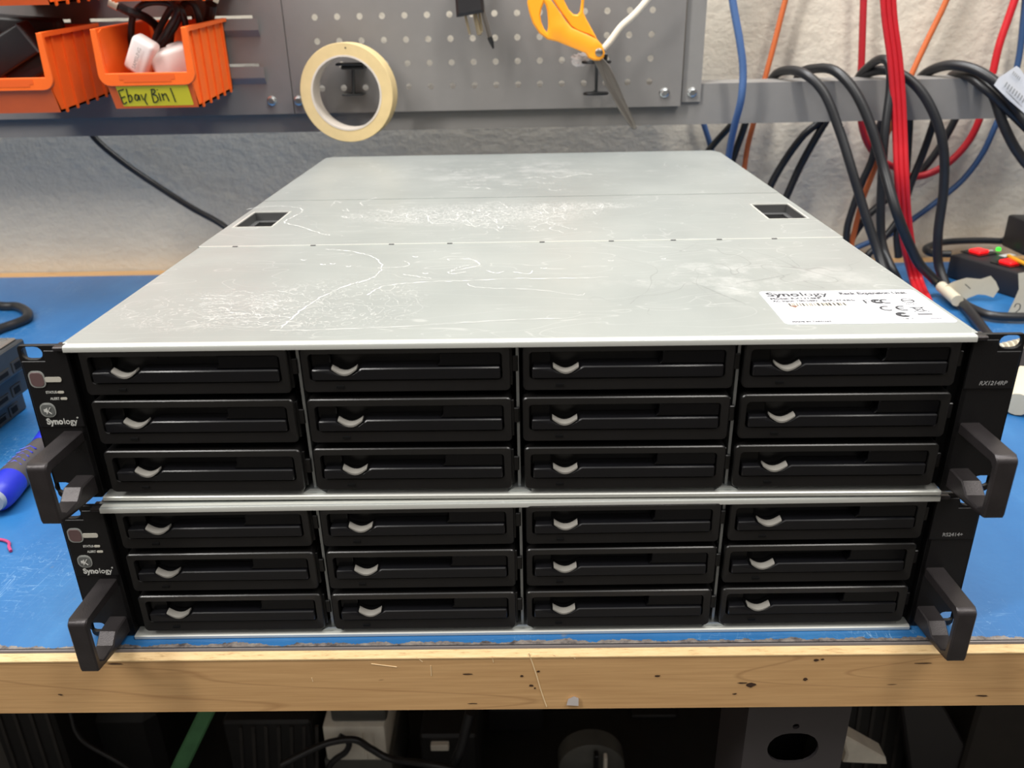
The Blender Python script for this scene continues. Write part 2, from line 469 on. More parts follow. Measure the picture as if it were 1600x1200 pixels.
# marks on the front face: diagonal scratch, dents and knot
mk = MB()
pts = [apron(*p) for p in [(826, 1020), (832, 1036), (838, 1054), (844, 1075), (849, 1090), (854, 1104)]]
mk.tube(pts, 0.00035, 5)
for a, b in [((580, 1037), (620, 1042)), ((650, 1026), (660, 1034)), ((769, 1025), (771, 1035)), ((865, 1023), (872, 1027)), ((890, 1024), (899, 1029)), ((487, 1059), (489, 1065)), ((673, 1040), (674, 1056))]:
    mk.tube([apron(*a), apron(*b)], 0.00022, 4)
tag(bpart(mk, 'scratch_mark', simple('wood_scratch', (240, 214, 170), 0.7)), kind='stuff')
KM = simple('knot_brown', (64, 42, 26), 0.7)
def blob(px, py, rx, ry, n=9):
    kn = MB(); c = apron(px, py)
    ring = [c + Vector((rx * math.cos(2 * PI * k / n) * random.uniform(.6, 1.2), -0.00015, ry * math.sin(2 * PI * k / n) * random.uniform(.6, 1.2))) for k in range(n)]
    kn.add([c + Vector((0, -0.0002, 0))] + ring, [[0, k + 1, (k + 1) % n + 1] for k in range(n)])
    bpart(kn, 'knot_mark', KM)
for a in [(815, 1056, .0012, .0009), (841, 1049, .0011, .001), (830, 1071, .0014, .001), (836, 1075, .0007, .0006), (1172, 1070, .0035, .0018), (1160, 1067, .003, .0006), (1148, 1084, .0013, .0006),
          (180, 1037, .0052, .0007), (94, 1085, .0016, .0006), (1445, 1036, .0055, .0004), (1535, 1087, .004, .0006), (1258, 1061, .0015, .0011), (1027, 1056, .002, .0006), (1275, 1031, .0018, .0009), (1285, 1030, .0012, .0006), (730, 1053, .003, .0005), (738, 1099, .003, .0004)]: blob(*a)
# under-frame
def post(x0, side=1):
    x1 = x0 + 0.0625
    h = [slot((x0 + x1) / 2 - 0.0005, 0.793, 0.032, 0.0255, 8), circ(x0 + 0.0305, 0.8115, 0.0022, 10), slot((x0 + x1) / 2, 0.60, 0.032, 0.0255, 8)]
    bpart(MB().prism([(x0, 0.0), (x1, 0.0), (x1, 0.8565), (x0, 0.8565)], h, 0.010, 0.012, 'xz').box(x0, x0 + .002, .012, .062, 0, .8565)
          .box(x1 - .002, x1, .012, .062, 0, .8565), 'post', 'post_grey')
post(0.139); post(-0.90); post(0.84)
bpart(MB().box(0.1485, 0.195, 0.045, 0.06, 0.55, 0.856, .002), 'post_filler', 'dark_clutter')
bpart(MB().box(X0 + .02, X1 - .02, 0.66, 0.70, 0.80, 0.8566, .002), 'rear_rail', 'post_grey')
for x in (-0.90, 0.139, 0.84): bpart(MB().box(x, x + .0625, .66, .72, 0, .80, .002), 'post', 'post_grey')
bpart(MB().box(X0 + .03, X1 - .03, 0.075, 0.655, 0.335, 0.35, .002), 'lower_shelf', 'dark_clutter')

mat_o = MB().box(-0.92, 0.92, -0.0134, 0.705, 0.8981, 0.9, 0.0)
mat_o = mat_o.build('bench_mat', 'mat', origin=(0, 0, 0.898))
tag(mat_o, 'worn bright blue bench mat covering the wooden bench top', 'mat')
t_ = MB().prism([(-0.01455, 0.8981), (-0.01455, 0.8994), (-0.0143, 0.9001), (-0.0135, 0.9001), (-0.0135, 0.8981)], [], -0.92, 0.92, 'yz').xf(Matrix.Translation((0, 0, -0.898)))
t_.build('edge_trim', 'trim_alu', mat_o)
MB().box(-0.92, 0.92, -0.0137, -0.0129, 0.0001, 0.00215).build('edge_seam', 'trim_dark', mat_o)

# ------------------------------------------------------------------ rack storage units
YF = -0.004
UH = 0.0875
# one drive tray, built once: tray > latch_bar, light_pipe, release_panel, release_tab
W2, H2 = 0.0505, 0.0121
def ring_frame():
    b = MB()
    n = 4
    outer = rrect(-W2, W2, -H2, H2, 0.0024, n)
    o1 = rrect(-W2 + .00045, W2 - .00045, -H2 + .00045, H2 - .00045, 0.0021, n)
    inn = rrect(-0.0474, 0.0466, -0.0064, 0.0080, 0.0020, n)
    in2 = rrect(-0.0472, 0.0464, -0.0062, 0.0078, 0.0019, n)
    levels = [(outer, 0.026), (outer, 0.0006), (o1, 0.0), (inn, 0.0008), (in2, 0.0011), (in2, 0.0085)]
    N = len(outer)
    for pts, y in levels: b.v += [Vector((x, y, z)) for x, z in pts]
    for l in range(len(levels) - 1):
        for k in range(N):
            a = l * N + k; c = l * N + (k + 1) % N
            b.f.append([a, c, c + N, a + N])
    b.f.append([5 * N + k for k in range(N)])
    b.box(W2 + .0002, W2 + .0036, .0035, .012, -.0035, .0048, .0004, 1)          # side hinge tab
    b.box(W2 - .002, W2 + .0010, .0030, .012, -.0105, .0095, .0003, 1)
    return b
tray_me = ring_frame().mesh('drive_tray', 'black_plastic')
# latch bar with the dip for the light pipe
zb, zt = -0.0056, 0.0006
top = [(0.0450, zb), (0.0456, zb + .0006), (0.0456, zt - .0006), (0.0450, zt), (-0.0215, zt), (-0.0235, zt - .0012), (-0.026, zt - .0029), (-0.030, zt - .0036),
       (-0.034, zt - .0029), (-0.0368, zt - .0010), (-0.0374, zt - .0006), (-0.0454, zt - .0006), (-0.046, zt - .0012), (-0.046, zb + .0006), (-0.0454, zb)]
bar_me = MB().prism(top, [], -0.0002, 0.0085, 'xz', bev=0.0005).mesh('latch_bar', 'black_bar')
def crescent():
    b = MB(); n = 10; rows = []
    for k in range(n + 1):
        t = k / n; x = -0.0359 + 0.0122 * t
        dip = math.sin(PI * t)
        zt_ = zt + .0006 - .0030 * dip + .0002
        rows.append((x, zt_, zt_ - 0.0011 - .0003 * dip))
    for x, a, c in rows:
        b.v += [Vector((x, 0.0034, a + .0001)), Vector((x, 0.0004, a)), Vector((x, -0.0006, a - .0004)), Vector((x, -0.0006, c)), Vector((x, 0.0034, c))]
    for i in range(n):
        for j in range(5):
            a = i * 5 + j; c = i * 5 + (j + 1) % 5
            b.f.append([a, c, c + 5, a + 5])
    b.f.append([0, 1, 2, 3, 4]); b.f.append([n * 5 + j for j in range(5)])
    return b
pipe_me = crescent().mesh('light_pipe', 'pipe')
pan_me = MB().prism([(0.0150, 0.0010), (0.0458, 0.0010), (0.0458, 0.0070), (0.0450, 0.0078), (0.0172, 0.0078), (0.0166, 0.0072), (0.0166, 0.0030)], [], 0.0012, 0.0085, 'xz', bev=0.0003).mesh('release_panel', 'black_gloss')
tab_me = MB().prism(rrect(-0.0466, -0.0372, -0.0004, 0.0072, 0.0016, 3), [], 0.0040, 0.0085, 'xz', bev=0.0003).mesh('release_tab', 'black_gloss')
vent_me = MB().box(-.022, -.0155, .0070, .0084, .0046, .0070).box(-.0115, .0015, .0070, .0084, .0046, .0070).box(.005, .0135, .0070, .0084, .0046, .0070).mesh('vent_rib', 'black_plastic')
sl_me = MB().box(-.0345, -.0307, -.0002, .0012, -.0098, -.0086).mesh('slot_mark', 'black_void')

def handle_profile():
    # closed outline in (y, z), local to the unit: outer loop and opening
    out = [(0, .0402), (-.0325, .0402)]
    for k in range(5):
        a = math.radians(90 + 90 * k / 4); out.append((-.0325 + .0032 * math.cos(a), .037 + .0032 * math.sin(a)))
    out += [(-.0357, .0095), (-.0352, .0078), (-.0335, .0072), (-.020, .0056), (-.006, .0036), (0, .0030)]
    inner = [(0, .0142), (-.0128, .0142), (-.0185, .0095), (-.0285, .0095), (-.0322, .0125), (-.0322, .0335), (-.0305, .0352), (0, .0340)]
    return out + inner

def make_unit(loc, rz, label, model, sticker):
    root = empty('storage_unit', loc, rz, label=label, cat='storage unit', group='rack storage units stacked on the mat')
    P = lambda mb, name, m, par=root, **kw: mb.build(name, m, par, **kw)
    # ---- body
    body = MB()
    body.box(-.2185, .2185, .012, .5655, .0005, .0020)
    body.box(-.2185, -.2172, .004, .5655, .0005, UH - .0012)
    body.box(.2172, .2185, .004, .5655, .0005, UH - .0012)
    body.box(-.2172, .2172, .5640, .5655, .0005, UH - .0012)
    P(body, 'case_shell', 'zinc')
    P(MB().box(-.2165, .2165, .022, .030, .002, UH - .0014).box(-.2170, -.2118, .0035, .022, .003, UH - .003).box(.2118, .2170, .0035, .022, .003, UH - .003), 'drive_bay', 'black_void')
    # bottom lip, dividers
    P(MB().box(-.2166, .2166, -.0040, .022, .0, .0026, .0005, 1), 'bottom_lip', 'zinc_bright')
    for x in (-.1052, .0015, .1080):
        P(MB().prism([(x - .0007, .0028), (x + .0007, .0028), (x + .0007, UH - .003), (x - .0007, UH - .003)], [], .0006, .022, 'xz')
          .prism([(x - .0062, .0027), (x + .0062, .0027), (x + .0022, .0052), (x - .0022, .0052)], [], -.0015, .02, 'xz'), 'divider', 'zinc')
    # ---- lid: front plate, rear plate with two latch pockets
    zt_ = UH
    P(MB().prism([(-.0042, zt_ - .0030), (-.0042, zt_ - .0006), (-.0036, zt_), (.1775, zt_), (.1775, zt_ - .0012), (-.003, zt_ - .0012), (-.003, zt_ - .0030)], [], -.2168, .2168, 'yz')
      .box(-.2195, -.2168, .0010, .1775, zt_ - .004, zt_ - .0001, .0003, 1).box(.2168, .2195, .0010, .1775, zt_ - .004, zt_ - .0001, .0003, 1), 'front_lid', 'lid')
    P(MB().prism([(-.00435, zt_ - .0030), (-.00435, zt_ - .0009), (-.0040, zt_ - .0003), (-.0030, zt_ + .00006), (-.0004, zt_ + .00006), (-.0004, zt_ - .003)], [], -.2168, .2168, 'yz'), 'front_fold', 'zinc_bright')
    pk = [[(sx * .2 - .0145, .233), (sx * .2 + .0145, .233), (sx * .2 + .0145, .284), (sx * .2 - .0145, .284)] for sx in (-1, 1)]
    mid = MB().prism([(-.2205, .1781), (.2205, .1781), (.2205, .3280), (-.2205, .3280)], pk, zt_ - .0012, zt_ + .0001, 'xy')
    mid.prism([(-.2205, .3283), (.2205, .3283), (.2205, .5500), (.2140, .5660), (-.2140, .5660), (-.2205, .5600)], [], zt_ - .0012, zt_ + .0003, 'xy')
    mid.box(-.2205, -.2195, .1781, .56, zt_ - .005, zt_ - .001).box(.2195, .2205, .1781, .56, zt_ - .005, zt_ - .001)
    rl = P(mid, 'rear_lid', 'lid')
    P(MB().box(-.2195, .2195, .1770, .1786, zt_ - .0011, zt_ + .00028), 'lid_seam', 'zinc_bright')
    nt = MB()
    for x in (-.196, -.142, -.088, -.048, .015, .062, .104, .135, .172): nt.box(x, x + .0035, .1762, .1778, zt_ - .001, zt_ + .0004)
    P(nt, 'seam_notch', 'pocket_grey')
    for sx in (-1, 1):
        cx = sx * .2
        pkt = P(MB().prism([(cx - .0155, .232), (cx + .0155, .232), (cx + .0155, .285), (cx - .0155, .285)], [[(cx - .0140, .2335), (cx + .0140, .2335), (cx + .0140, .2835), (cx - .0140, .2835)]], zt_ - .0012, zt_ + .0005, 'xy'), 'latch_pocket', 'zinc_bright')
        P(MB().prism([(cx - .0145, .233), (cx + .0145, .233), (cx + .0145, .284), (cx - .0145, .284)], [[(cx - .0100, .249), (cx + .0100, .249), (cx + .0100, .278), (cx - .0100, .278)]], zt_ - .0075, zt_ - .0065, 'xy')
          .prism([(.233, zt_ - .007), (.247, zt_ - .0070), (.233, zt_ - .0005)], [], cx - .014, cx + .014, 'yz'), 'pocket_floor', 'pocket_grey', par=pkt)
        P(MB().prism([(cx - .0144, .2331), (cx + .0144, .2331), (cx + .0144, .2839), (cx - .0144, .2839)], [[(cx - .0139, .2336), (cx + .0139, .2336), (cx + .0139, .2834), (cx - .0139, .2834)]], zt_ - .0075, zt_ - .0003, 'xy'), 'pocket_wall', 'pocket_grey', par=pkt)
        P(MB().box(cx - .0120, cx + .0120, .246, .281, zt_ - .016, zt_ - .0078), 'latch_hole', 'black_void', par=pkt)
    # ---- ears, control panel, handles
    for sx in (-1, 1):
        xa, xb = (sx * .2413, sx * .2168)
        lo, hi = min(xa, xb), max(xa, xb)
        holes = [slot(sx * .2345, .0830, .0105, .0066), slot(sx * .2375, .0068, .0095, .0060)]
        ear = P(MB().prism(rrect(lo, hi, 0.0006, UH - .0004, .0022, 3), holes, -.0010, .0012, 'xz', bev=0.0002)
                .box(min(sx * .2168, sx * .2190), max(sx * .2168, sx * .2190), -.0010, .020, .002, UH - .002), 'rack_ear', 'ear_black')
        P(MB().box(min(sx * .2170, sx * .2225), max(sx * .2170, sx * .2225), -.0036, .004, UH - .0028, UH - .0006, .0005, 1), 'ear_bracket', 'handle_black', par=ear)
        pz0 = .0430 if sx < 0 else .0590
        if sx < 0: pol = [(-.2402, .0430), (-.2172, .0430), (-.2172, .0845), (-.2280, .0845), (-.2285, .0790), (-.2402, .0790)]
        else: pol = [(.2172, .0590), (.2402, .0590), (.2402, .0785), (.2290, .0785), (.2285, .0845), (.2172, .0845)]
        pan = P(MB().prism(pol, [], -.0018, -.0009, 'xz', bev=.0003), 'control_panel', 'ear_black')
        hx = sx * (.2245)
        P(MB().prism(handle_profile(), [], hx - .0049, hx + .0049, 'yz', bev=.0007), 'handle', 'handle_black')
        if sx < 0:
            yb = -.0019
            P(MB().prism(rrect(-.2386, -.2307, .0650, .0739, .0027), [rrect(-.2380, -.2313, .0656, .0733, .0023)], yb - .0003, yb + .0002, 'xz'), 'button_rim', 'button_rim', par=pan)
            P(MB().prism(rrect(-.2380, -.2313, .0656, .0733, .0023), [], yb - .0005, yb, 'xz', bev=.0002), 'power_button', 'button_red', par=pan)
            P(MB().prism(rrect(-.2310, -.2226, .0680, .0706, .0010), [], yb - .0003, yb, 'xz'), 'indicator_bar', 'led_white', par=pan)
            P(MB().prism(rrect(-.2262, -.2230, .0618, .0630, .0005), [], yb - .0003, yb, 'xz'), 'status_lamp', 'led_white', par=pan)
            P(MB().prism(rrect(-.2255, -.2222, .0583, .0595, .0005), [], yb - .0003, yb, 'xz'), 'alert_lamp', 'led_white', par=pan)
            P(MB().prism(rrect(-.2373, -.2296, .0487, .0565, .0030), [rrect(-.2368, -.2301, .0492, .0560, .0026)], yb - .0003, yb + .0002, 'xz'), 'button_rim', 'button_rim', par=pan)
            P(MB().prism(rrect(-.2368, -.2301, .0492, .0560, .0026), [], yb - .0005, yb, 'xz', bev=.0002), 'mute_button', 'button', par=pan)
            g = MB().prism([(-.2353, .0518), (-.2346, .0518), (-.2334, .0508), (-.2334, .0542), (-.2346, .0532), (-.2353, .0532)], [], yb - .0007, yb - .0004, 'xz')
            g.tube([(-.2342, yb - .0006, .0506), (-.2318, yb - .0006, .0542)], .00022, 4).tube([(-.2333, yb - .0006, .0522), (-.2318, yb - .0006, .0506)], .00022, 4)
            P(g, 'mute_symbol', 'print_light', par=pan)
            m = MB(); m.text('STATUS', .0019, FRONT(-.2322, yb, .0617), bold=.00002, sx=.84)
            P(m, 'status_lettering', 'print_light', par=pan)
            m = MB(); m.text('ALERT', .0019, FRONT(-.2308, yb, .0582), bold=.00002, sx=.86)
            P(m, 'alert_lettering', 'print_light', par=pan)
            m = MB(); m.text('Syno', .0046, FRONT(-.2359, yb, .0446), bold=.00016, sx=.93)
            w = m.width; m.text('logy', .0046, FRONT(-.2359 + w + .0003, yb, .0446), bold=.00003, sx=.93)
            w2 = m.width
            m.prism(circ(-.2359 + w + w2 + .0008, .0482, .00045, 8), [circ(-.2359 + w + w2 + .0008, .0482, .00022, 8)], yb - .0001, yb, 'xz')
            P(m, 'brand_lettering', 'print_light', par=pan)
        else:
            m = MB(); m.text(model, .0031, FRONT(.2236, -.0019, .0610), bold=.00001, shear=.2 if sticker else 0.0, sx=.96)
            P(m, 'model_lettering', 'print_grey', par=pan)
    # ---- twelve drive trays
    first = None
    for ci, cx in enumerate((-.1593, -.0522, .0546, .1606)):
        for ri, cz in enumerate((.0735, .0458, .0178)):
            jx, jy = random.uniform(-.0004, .0004), random.uniform(-.0005, .0005)
            t = bpy.data.objects.new('drive_tray', tray_me); COL.objects.link(t); t.parent = root
            t.location = (cx + jx, YF + jy, cz)
            for nm, me in (('latch_bar', bar_me), ('light_pipe', pipe_me), ('release_panel', pan_me), ('release_tab', tab_me), ('slot_mark', sl_me)) + ((('vent_rib', vent_me),) if sticker else ()):
                s_ = bpy.data.objects.new(nm, me); COL.objects.link(s_); s_.parent = t
                if nm == 'light_pipe': s_['label'] = 'curved silver-grey light pipe'
    if not sticker: return root
    # ---- scuffs drawn on the lid (local coordinates)
    zz = zt_ + .00012
    inv = Matrix.Rotation(-rz, 4, 'Z')
    def L(px, py):
        p = at(px, py, z=H + .1765); p = inv @ (p - Vector((loc[0], loc[1], 0))); return Vector((p.x, p.y, zz))
    sf = MB()
    def scf(pp, r=.00045, jit=.0008):
        pts = smooth([L(*p) for p in pp], 7)
        pts = [p + Vector((random.uniform(-jit, jit), random.uniform(-jit, jit), 0)) for p in pts]
        rs = [r * .62 * random.uniform(.15, 1.3) for _ in pts]
        o = len(sf.v)
        for i, p in enumerate(pts):
            t = (pts[min(i + 1, len(pts) - 1)] - pts[max(i - 1, 0)]); t = Vector((-t.y, t.x, 0)).normalized() * rs[i]
            up = Vector((0, 0, .0002 if p.y > .1783 else 0.0))
            sf.v += [p + t + up, p - t + up]
        sf.f += [[o + 2 * i, o + 2 * i + 2, o + 2 * i + 3, o + 2 * i + 1] for i in range(len(pts) - 1)]
    scf([(510, 389), (545, 391), (575, 398), (592, 407), (597, 416), (588, 430), (570, 438), (540, 446), (505, 462), (475, 480), (455, 497), (438, 512)], .0006)
    scf([(585, 432), (560, 440), (530, 450)], .0004)
    scf([(575, 460), (590, 450), (610, 444), (660, 440), (720, 438), (790, 435), (870, 434), (950, 432)], .0006)
    scf([(420, 516), (520, 514), (640, 508), (760, 501), (880, 496)], .00035)
    scf([(385, 327), (410, 323), (440, 322), (468, 325), (472, 331), (458, 338), (445, 347), (470, 354), (500, 364), (515, 367)], .0006)
    scf([(703, 406), (700, 404), (732, 404), (745, 408), (748, 414), (720, 420), (700, 424), (708, 427), (728, 424)], .0006, .0003)
    scf([(732, 414), (712, 418), (704, 424)], .0004)
    scf([(760, 422), (775, 426), (788, 423)], .0006, .0003); scf([(802, 424), (826, 427), (832, 422)], .0006, .0003)
    scf([(590, 418), (630, 416), (640, 412), (632, 407)], .0004, .0003)
    scf([(632, 428), (650, 431), (675, 434)], .0004)
    scf([(730, 442), (745, 448), (790, 450), (840, 452), (900, 460), (915, 458)], .00035)
    for k in range(26):
        a, b = random.uniform(310, 420), random.uniform(455, 512)
        scf([(a, b), (a + random.uniform(10, 40), b + random.uniform(-3, 3)), (a + random.uniform(40, 60), b + random.uniform(-4, 4))], .00028, .001)
    for k in range(44):
        a, b = random.uniform(520, 960), random.gauss(334, 11)
        if abs(b - 334) > 22: continue
        q = [(a, b)]
        for _ in range(4): q.append((q[-1][0] + random.uniform(-8, 20), q[-1][1] + random.uniform(-5, 5)))
        scf(q, .00045, .0006)
    for k in range(14):
        a, b = random.uniform(680, 900), random.uniform(262, 296)
        scf([(a, b), (a + 12, b + random.uniform(-3, 3)), (a + 30, b + random.uniform(-2, 2))], .0006, .001)
    for a, b in [(470, 405), (500, 412), (515, 411), (540, 415), (645, 400), (950, 406), (1032, 403), (845, 418), (660, 426)]:
        scf([(a, b), (a + 5, b + 1), (a + 9, b)], .0008, .0003)
    tag(P(sf, 'scuff_mark', 'scuff'), kind='stuff')
    sf = MB()
    scf([(985, 474), (1000, 462), (1025, 460), (1060, 452), (1078, 440), (1120, 456), (1165, 474)], .00022, .0002)
    scf([(1225, 396), (1240, 408), (1250, 416)], .0002, .0002)
    scf([(1150, 442), (1200, 434), (1252, 424)], .0002, .0002)
    scf([(1014, 482), (1012, 489), (1020, 492)], .0002, .0002)
    for a, b in [(1040, 258), (1060, 260), (1073, 259)]: scf([(a, b - 3), (a - 2, b), (a + 1, b + 3)], .0012, .0004)
    tag(P(sf, 'dark_scratch', 'scuff_dark'), kind='stuff')
    # ---- rating sticker
    sx0, sx1, sy0, sy1 = .1330, .2168, .0135, .0645
    sk = P(MB().prism(rrect(sx0, sx1, sy0, sy1, .003), [], zt_ + .00002, zt_ + .00022, 'xy'), 'rating_sticker', 'sticker')
    tz = zt_ + .00026
    def T(s, x, y, size, **kw):
        m = MB(); m.text(s, size, FLAT(x, y, tz), ext=.00004, **kw); return m
    m = T('Syno', sx0 + .0028, .0558, .0090, bold=.0003); w = m.width
    m.text('logy', .0090, FLAT(sx0 + .0032 + w, .0558, tz), bold=.0001, ext=.00004)
    P(m, 'brand_lettering', 'print_dark', par=sk)
    P(T('Rack Expansion Unit', sx0 + .0420, .0575, .0052, bold=.0002, sx=.82), 'title_lettering', 'print_dark', par=sk)
    P(T('Model: RX1214RP', sx0 + .0030, .0508, .0036, bold=.00014), 'rating_lettering', 'print_dark', par=sk)
    P(T('AC Input: 100-240V~ 8/4A, 47-63Hz', sx0 + .0034, .0468, .0036, bold=.00014, sx=.80), 'rating_lettering', 'print_dark', par=sk)
    P(MB().box(sx0 + .0022, sx0 + .0440, .0350, .0452, zt_ + .0002, zt_ + .00028), 'serial_strip', 'sticker_cream', par=sk)
    b = MB(); x = sx0 + .010
    while x < sx0 + .0400:
        w = random.choice((.0004, .0005, .0009, .0012)); b.box(x, x + w,   .0398, .0440, zt_ + .0002, zt_ + .00036); x += w + random.choice((.0005, .0008, .0011))
    P(b, 'barcode', 'print_dark', par=sk)
    P(MB().prism([(sx0 + .012, .0372), (sx0 + .0142, .0402), (sx0 + .0098, .0402)], [], zt_ + .0002, zt_ + .0004, 'xy'), 'stain', simple('brown_mark', (120, 84, 70), 0.7), par=sk)
    P(T('MADE IN TAIWAN', sx0 + .0040, .0160, .0023, bold=.00014), 'origin_lettering', 'print_dark', par=sk)
    m = T('F', sx0 + .0495, .0428, .0080, bold=.0001)
    def arc(cx, cy, r, a0, a1, wd=.0006, n=14):
        o = len(m.v)
        for k in range(n + 1):
            a = math.radians(a0 + (a1 - a0) * k / n)
            for rr in (r - wd, r + wd): m.v.append(Vector((cx + rr * math.cos(a), cy + rr * math.sin(a), tz + .0001)))
        m.f += [[o + 2 * k, o + 2 * k + 1, o + 2 * k + 3, o + 2 * k + 2] for k in range(n)]
    arc(sx0 + .0570, .0455, .0027, 50, 310); arc(sx0 + .0570, .0455, .0014, 50, 310, .0005); arc(sx0 + .0615, .0455, .0027, 60, 300)
    arc(sx0 + .0575, .0345, .0030, 60, 300); arc(sx0 + .0655, .0345, .0030, 60, 300)
    m.box(sx0 + .0630, sx0 + .0660, .0341, .0349, tz, tz + .0001)
    P(m, 'approval_marks', 'print_dark', par=sk)
    m = MB(); arc(sx0 + .0730, .0462, .0030, 0, 360, .00035, 20); m.box(sx0 + .0700, sx0 + .0760, .0458, .0465, tz, tz + .0001)
    m.text('D33A67', .0022, FLAT(sx0 + .0680, .0402, tz), ext=.00004, bold=.00003)
    P(m, 'approval_marks', 'print_dark', par=sk)
    m = MB(); arc(sx0 + .0615, .0250, .0022, 35, 325, .0013, 18); m.text('N825', .0024, FLAT(sx0 + .0590, .0185, tz), ext=.00004, bold=.00003)
    P(m, 'approval_marks', 'print_dark', par=sk)
    m = MB(); z_ = tz + .0001
    for a, b2 in [((.0690, .0360), (.0765, .0290)), ((.0765, .0360), (.0690, .0290)), ((.0705, .0350), (.0715, .0295)), ((.0715, .0295), (.0742, .0295)), ((.0742, .0295), (.0752, .0350)), ((.0700, .0352), (.0756, .0352))]:
        m.tube([(sx0 + a[0], a[1], z_), (sx0 + b2[0], b2[1], z_)], .00018, 4)
    m.box(sx0 + .0690, sx0 + .0762, .0246, .0260, tz, tz + .0001)
    m.text('15-12C0000R02', .0020, FLAT(sx0 + .0668, .0185, tz), ext=.00004, sx=.9)
    P(m, 'disposal_marks', 'print_dark', par=sk)
    return root

make_unit((0.0003, -0.0017, 0.9), 0.00418, 'lower black 2U storage unit marked RS2414+, resting on the blue mat', 'RS2414+', False)
make_unit((0.0, 0.0, 0.9886), -0.00975, 'upper black 2U storage unit marked RX1214RP with scratched silver lid and sticker', 'RX1214RP', True)

# ------------------------------------------------------------------ pegboard wall rack
YP = 0.624
fr = empty('rack_frame', (0.2, 0.65, 0.898), label='grey steel frame with long horizontal beam and upright post behind the bench', cat='frame')
def fpart(mb, name, m): return world_parent(mb, name, m, fr)
fpart(MB().prism([(.634, 1.0966), (.634, 1.1425), (.662, 1.1445), (.662, 1.1425), (.6358, 1.1408), (.6358, 1.0984), (.662, 1.0984), (.662, 1.0966)], [], -.93, .93, 'yz'), 'beam', 'frame_grey')
fpart(MB().prism([(.1955, 1.1226), (.2172, 1.1226), (.2172, 1.60), (.1955, 1.60)], [circ(.207, 1.1333, .003, 8)], .6305, .634, 'xz'), 'upright', 'frame_grey')
fpart(MB().box(.1985, .2150, .6340, .665, 1.1446, 1.60), 'upright', 'frame_grey')
for x in (-.925, .90): fpart(MB().box(x, x + .025, .636, .665, .898, 1.60, .001, 1), 'upright', 'frame_grey')
def bolt(root, x, y, z, par=None):
    b = MB().lathe([(.0055, 0), (.0055, -.001), (.0052, -.0012)], 16, 'y', Matrix.Translation((x, y, z)))
    b.lathe([(.0042, -.001), (.0042, -.0038), (.0034, -.0044)], 6, 'y', Matrix.Translation((x, y, z)))
    return world_parent(b, 'bolt', 'bolt', root)
bolt(fr, .207, .6305, 1.1333)

pb = empty('pegboard', (-.034, YP + .001, 1.1190), label='grey perforated steel pegboard panel behind the scissors and tape', cat='pegboard')
holes = []
for i in range(16):
    for j in range(-4, 4):
        holes.append(circ(-.2254 + i * .0254, 1.2227 - j * .0254, .0036, 10))
holes.append(slot(.1735, 1.134, .0125, .006))
world_parent(MB().prism([(-.2605, 1.1188), (.193, 1.1188), (.193, 1.345), (-.2605, 1.345)], holes, YP, YP + .0012, 'xz'), 'panel', 'panel_grey', pb)
world_parent(MB().box(-.2605, .193, YP + .0012, YP + .0100, 1.1188, 1.1200).box(.1918, .193, YP + .0012, YP + .010, 1.12, 1.345).box(-.2605, -.2593, YP + .0012, YP + .010, 1.12, 1.345), 'folded_edge', 'panel_grey', pb)
bolt(pb, .1735, YP, 1.134); bolt(pb, -.2545, YP, 1.1335)

lp = empty('louvred_panel', (-.5, YP + .001, 1.119), label='grey louvred steel panel carrying the orange bins', cat='panel')
lx = [-.550 + k * .0691 for k in range(-5, 4)]
lx = [x for x in lx if x > -.90]
lz = [1.1718, 1.2228, 1.2738, 1.3248]
holes = [[(x, z + .0002), (x + .047, z + .0002), (x + .047, z + .0034), (x, z + .0034)] for x in lx for z in lz]
world_parent(MB().prism([(-.93, 1.1188), (-.2615, 1.1188), (-.2615, 1.345), (-.93, 1.345)], holes, YP, YP + .0012, 'xz').box(-.93, -.2615, YP + .0012, YP + .010, 1.1188, 1.12).box(-.2627, -.2615, YP + .0012, YP + .010, 1.12, 1.345), 'panel', 'panel_grey', lp)
for x in lx:
    for z in lz:
        m = MB().prism([(YP - .0048, z), (YP - .0058, z), (YP - .0058, z - .0120), (YP - .0002, z - .0190), (YP, z - .0178), (YP - .0048, z - .0115)], [], x, x + .0535, 'yz')
        world_parent(m, 'louvre', 'panel_grey', lp)
bolt(lp, -.286, YP, 1.134)

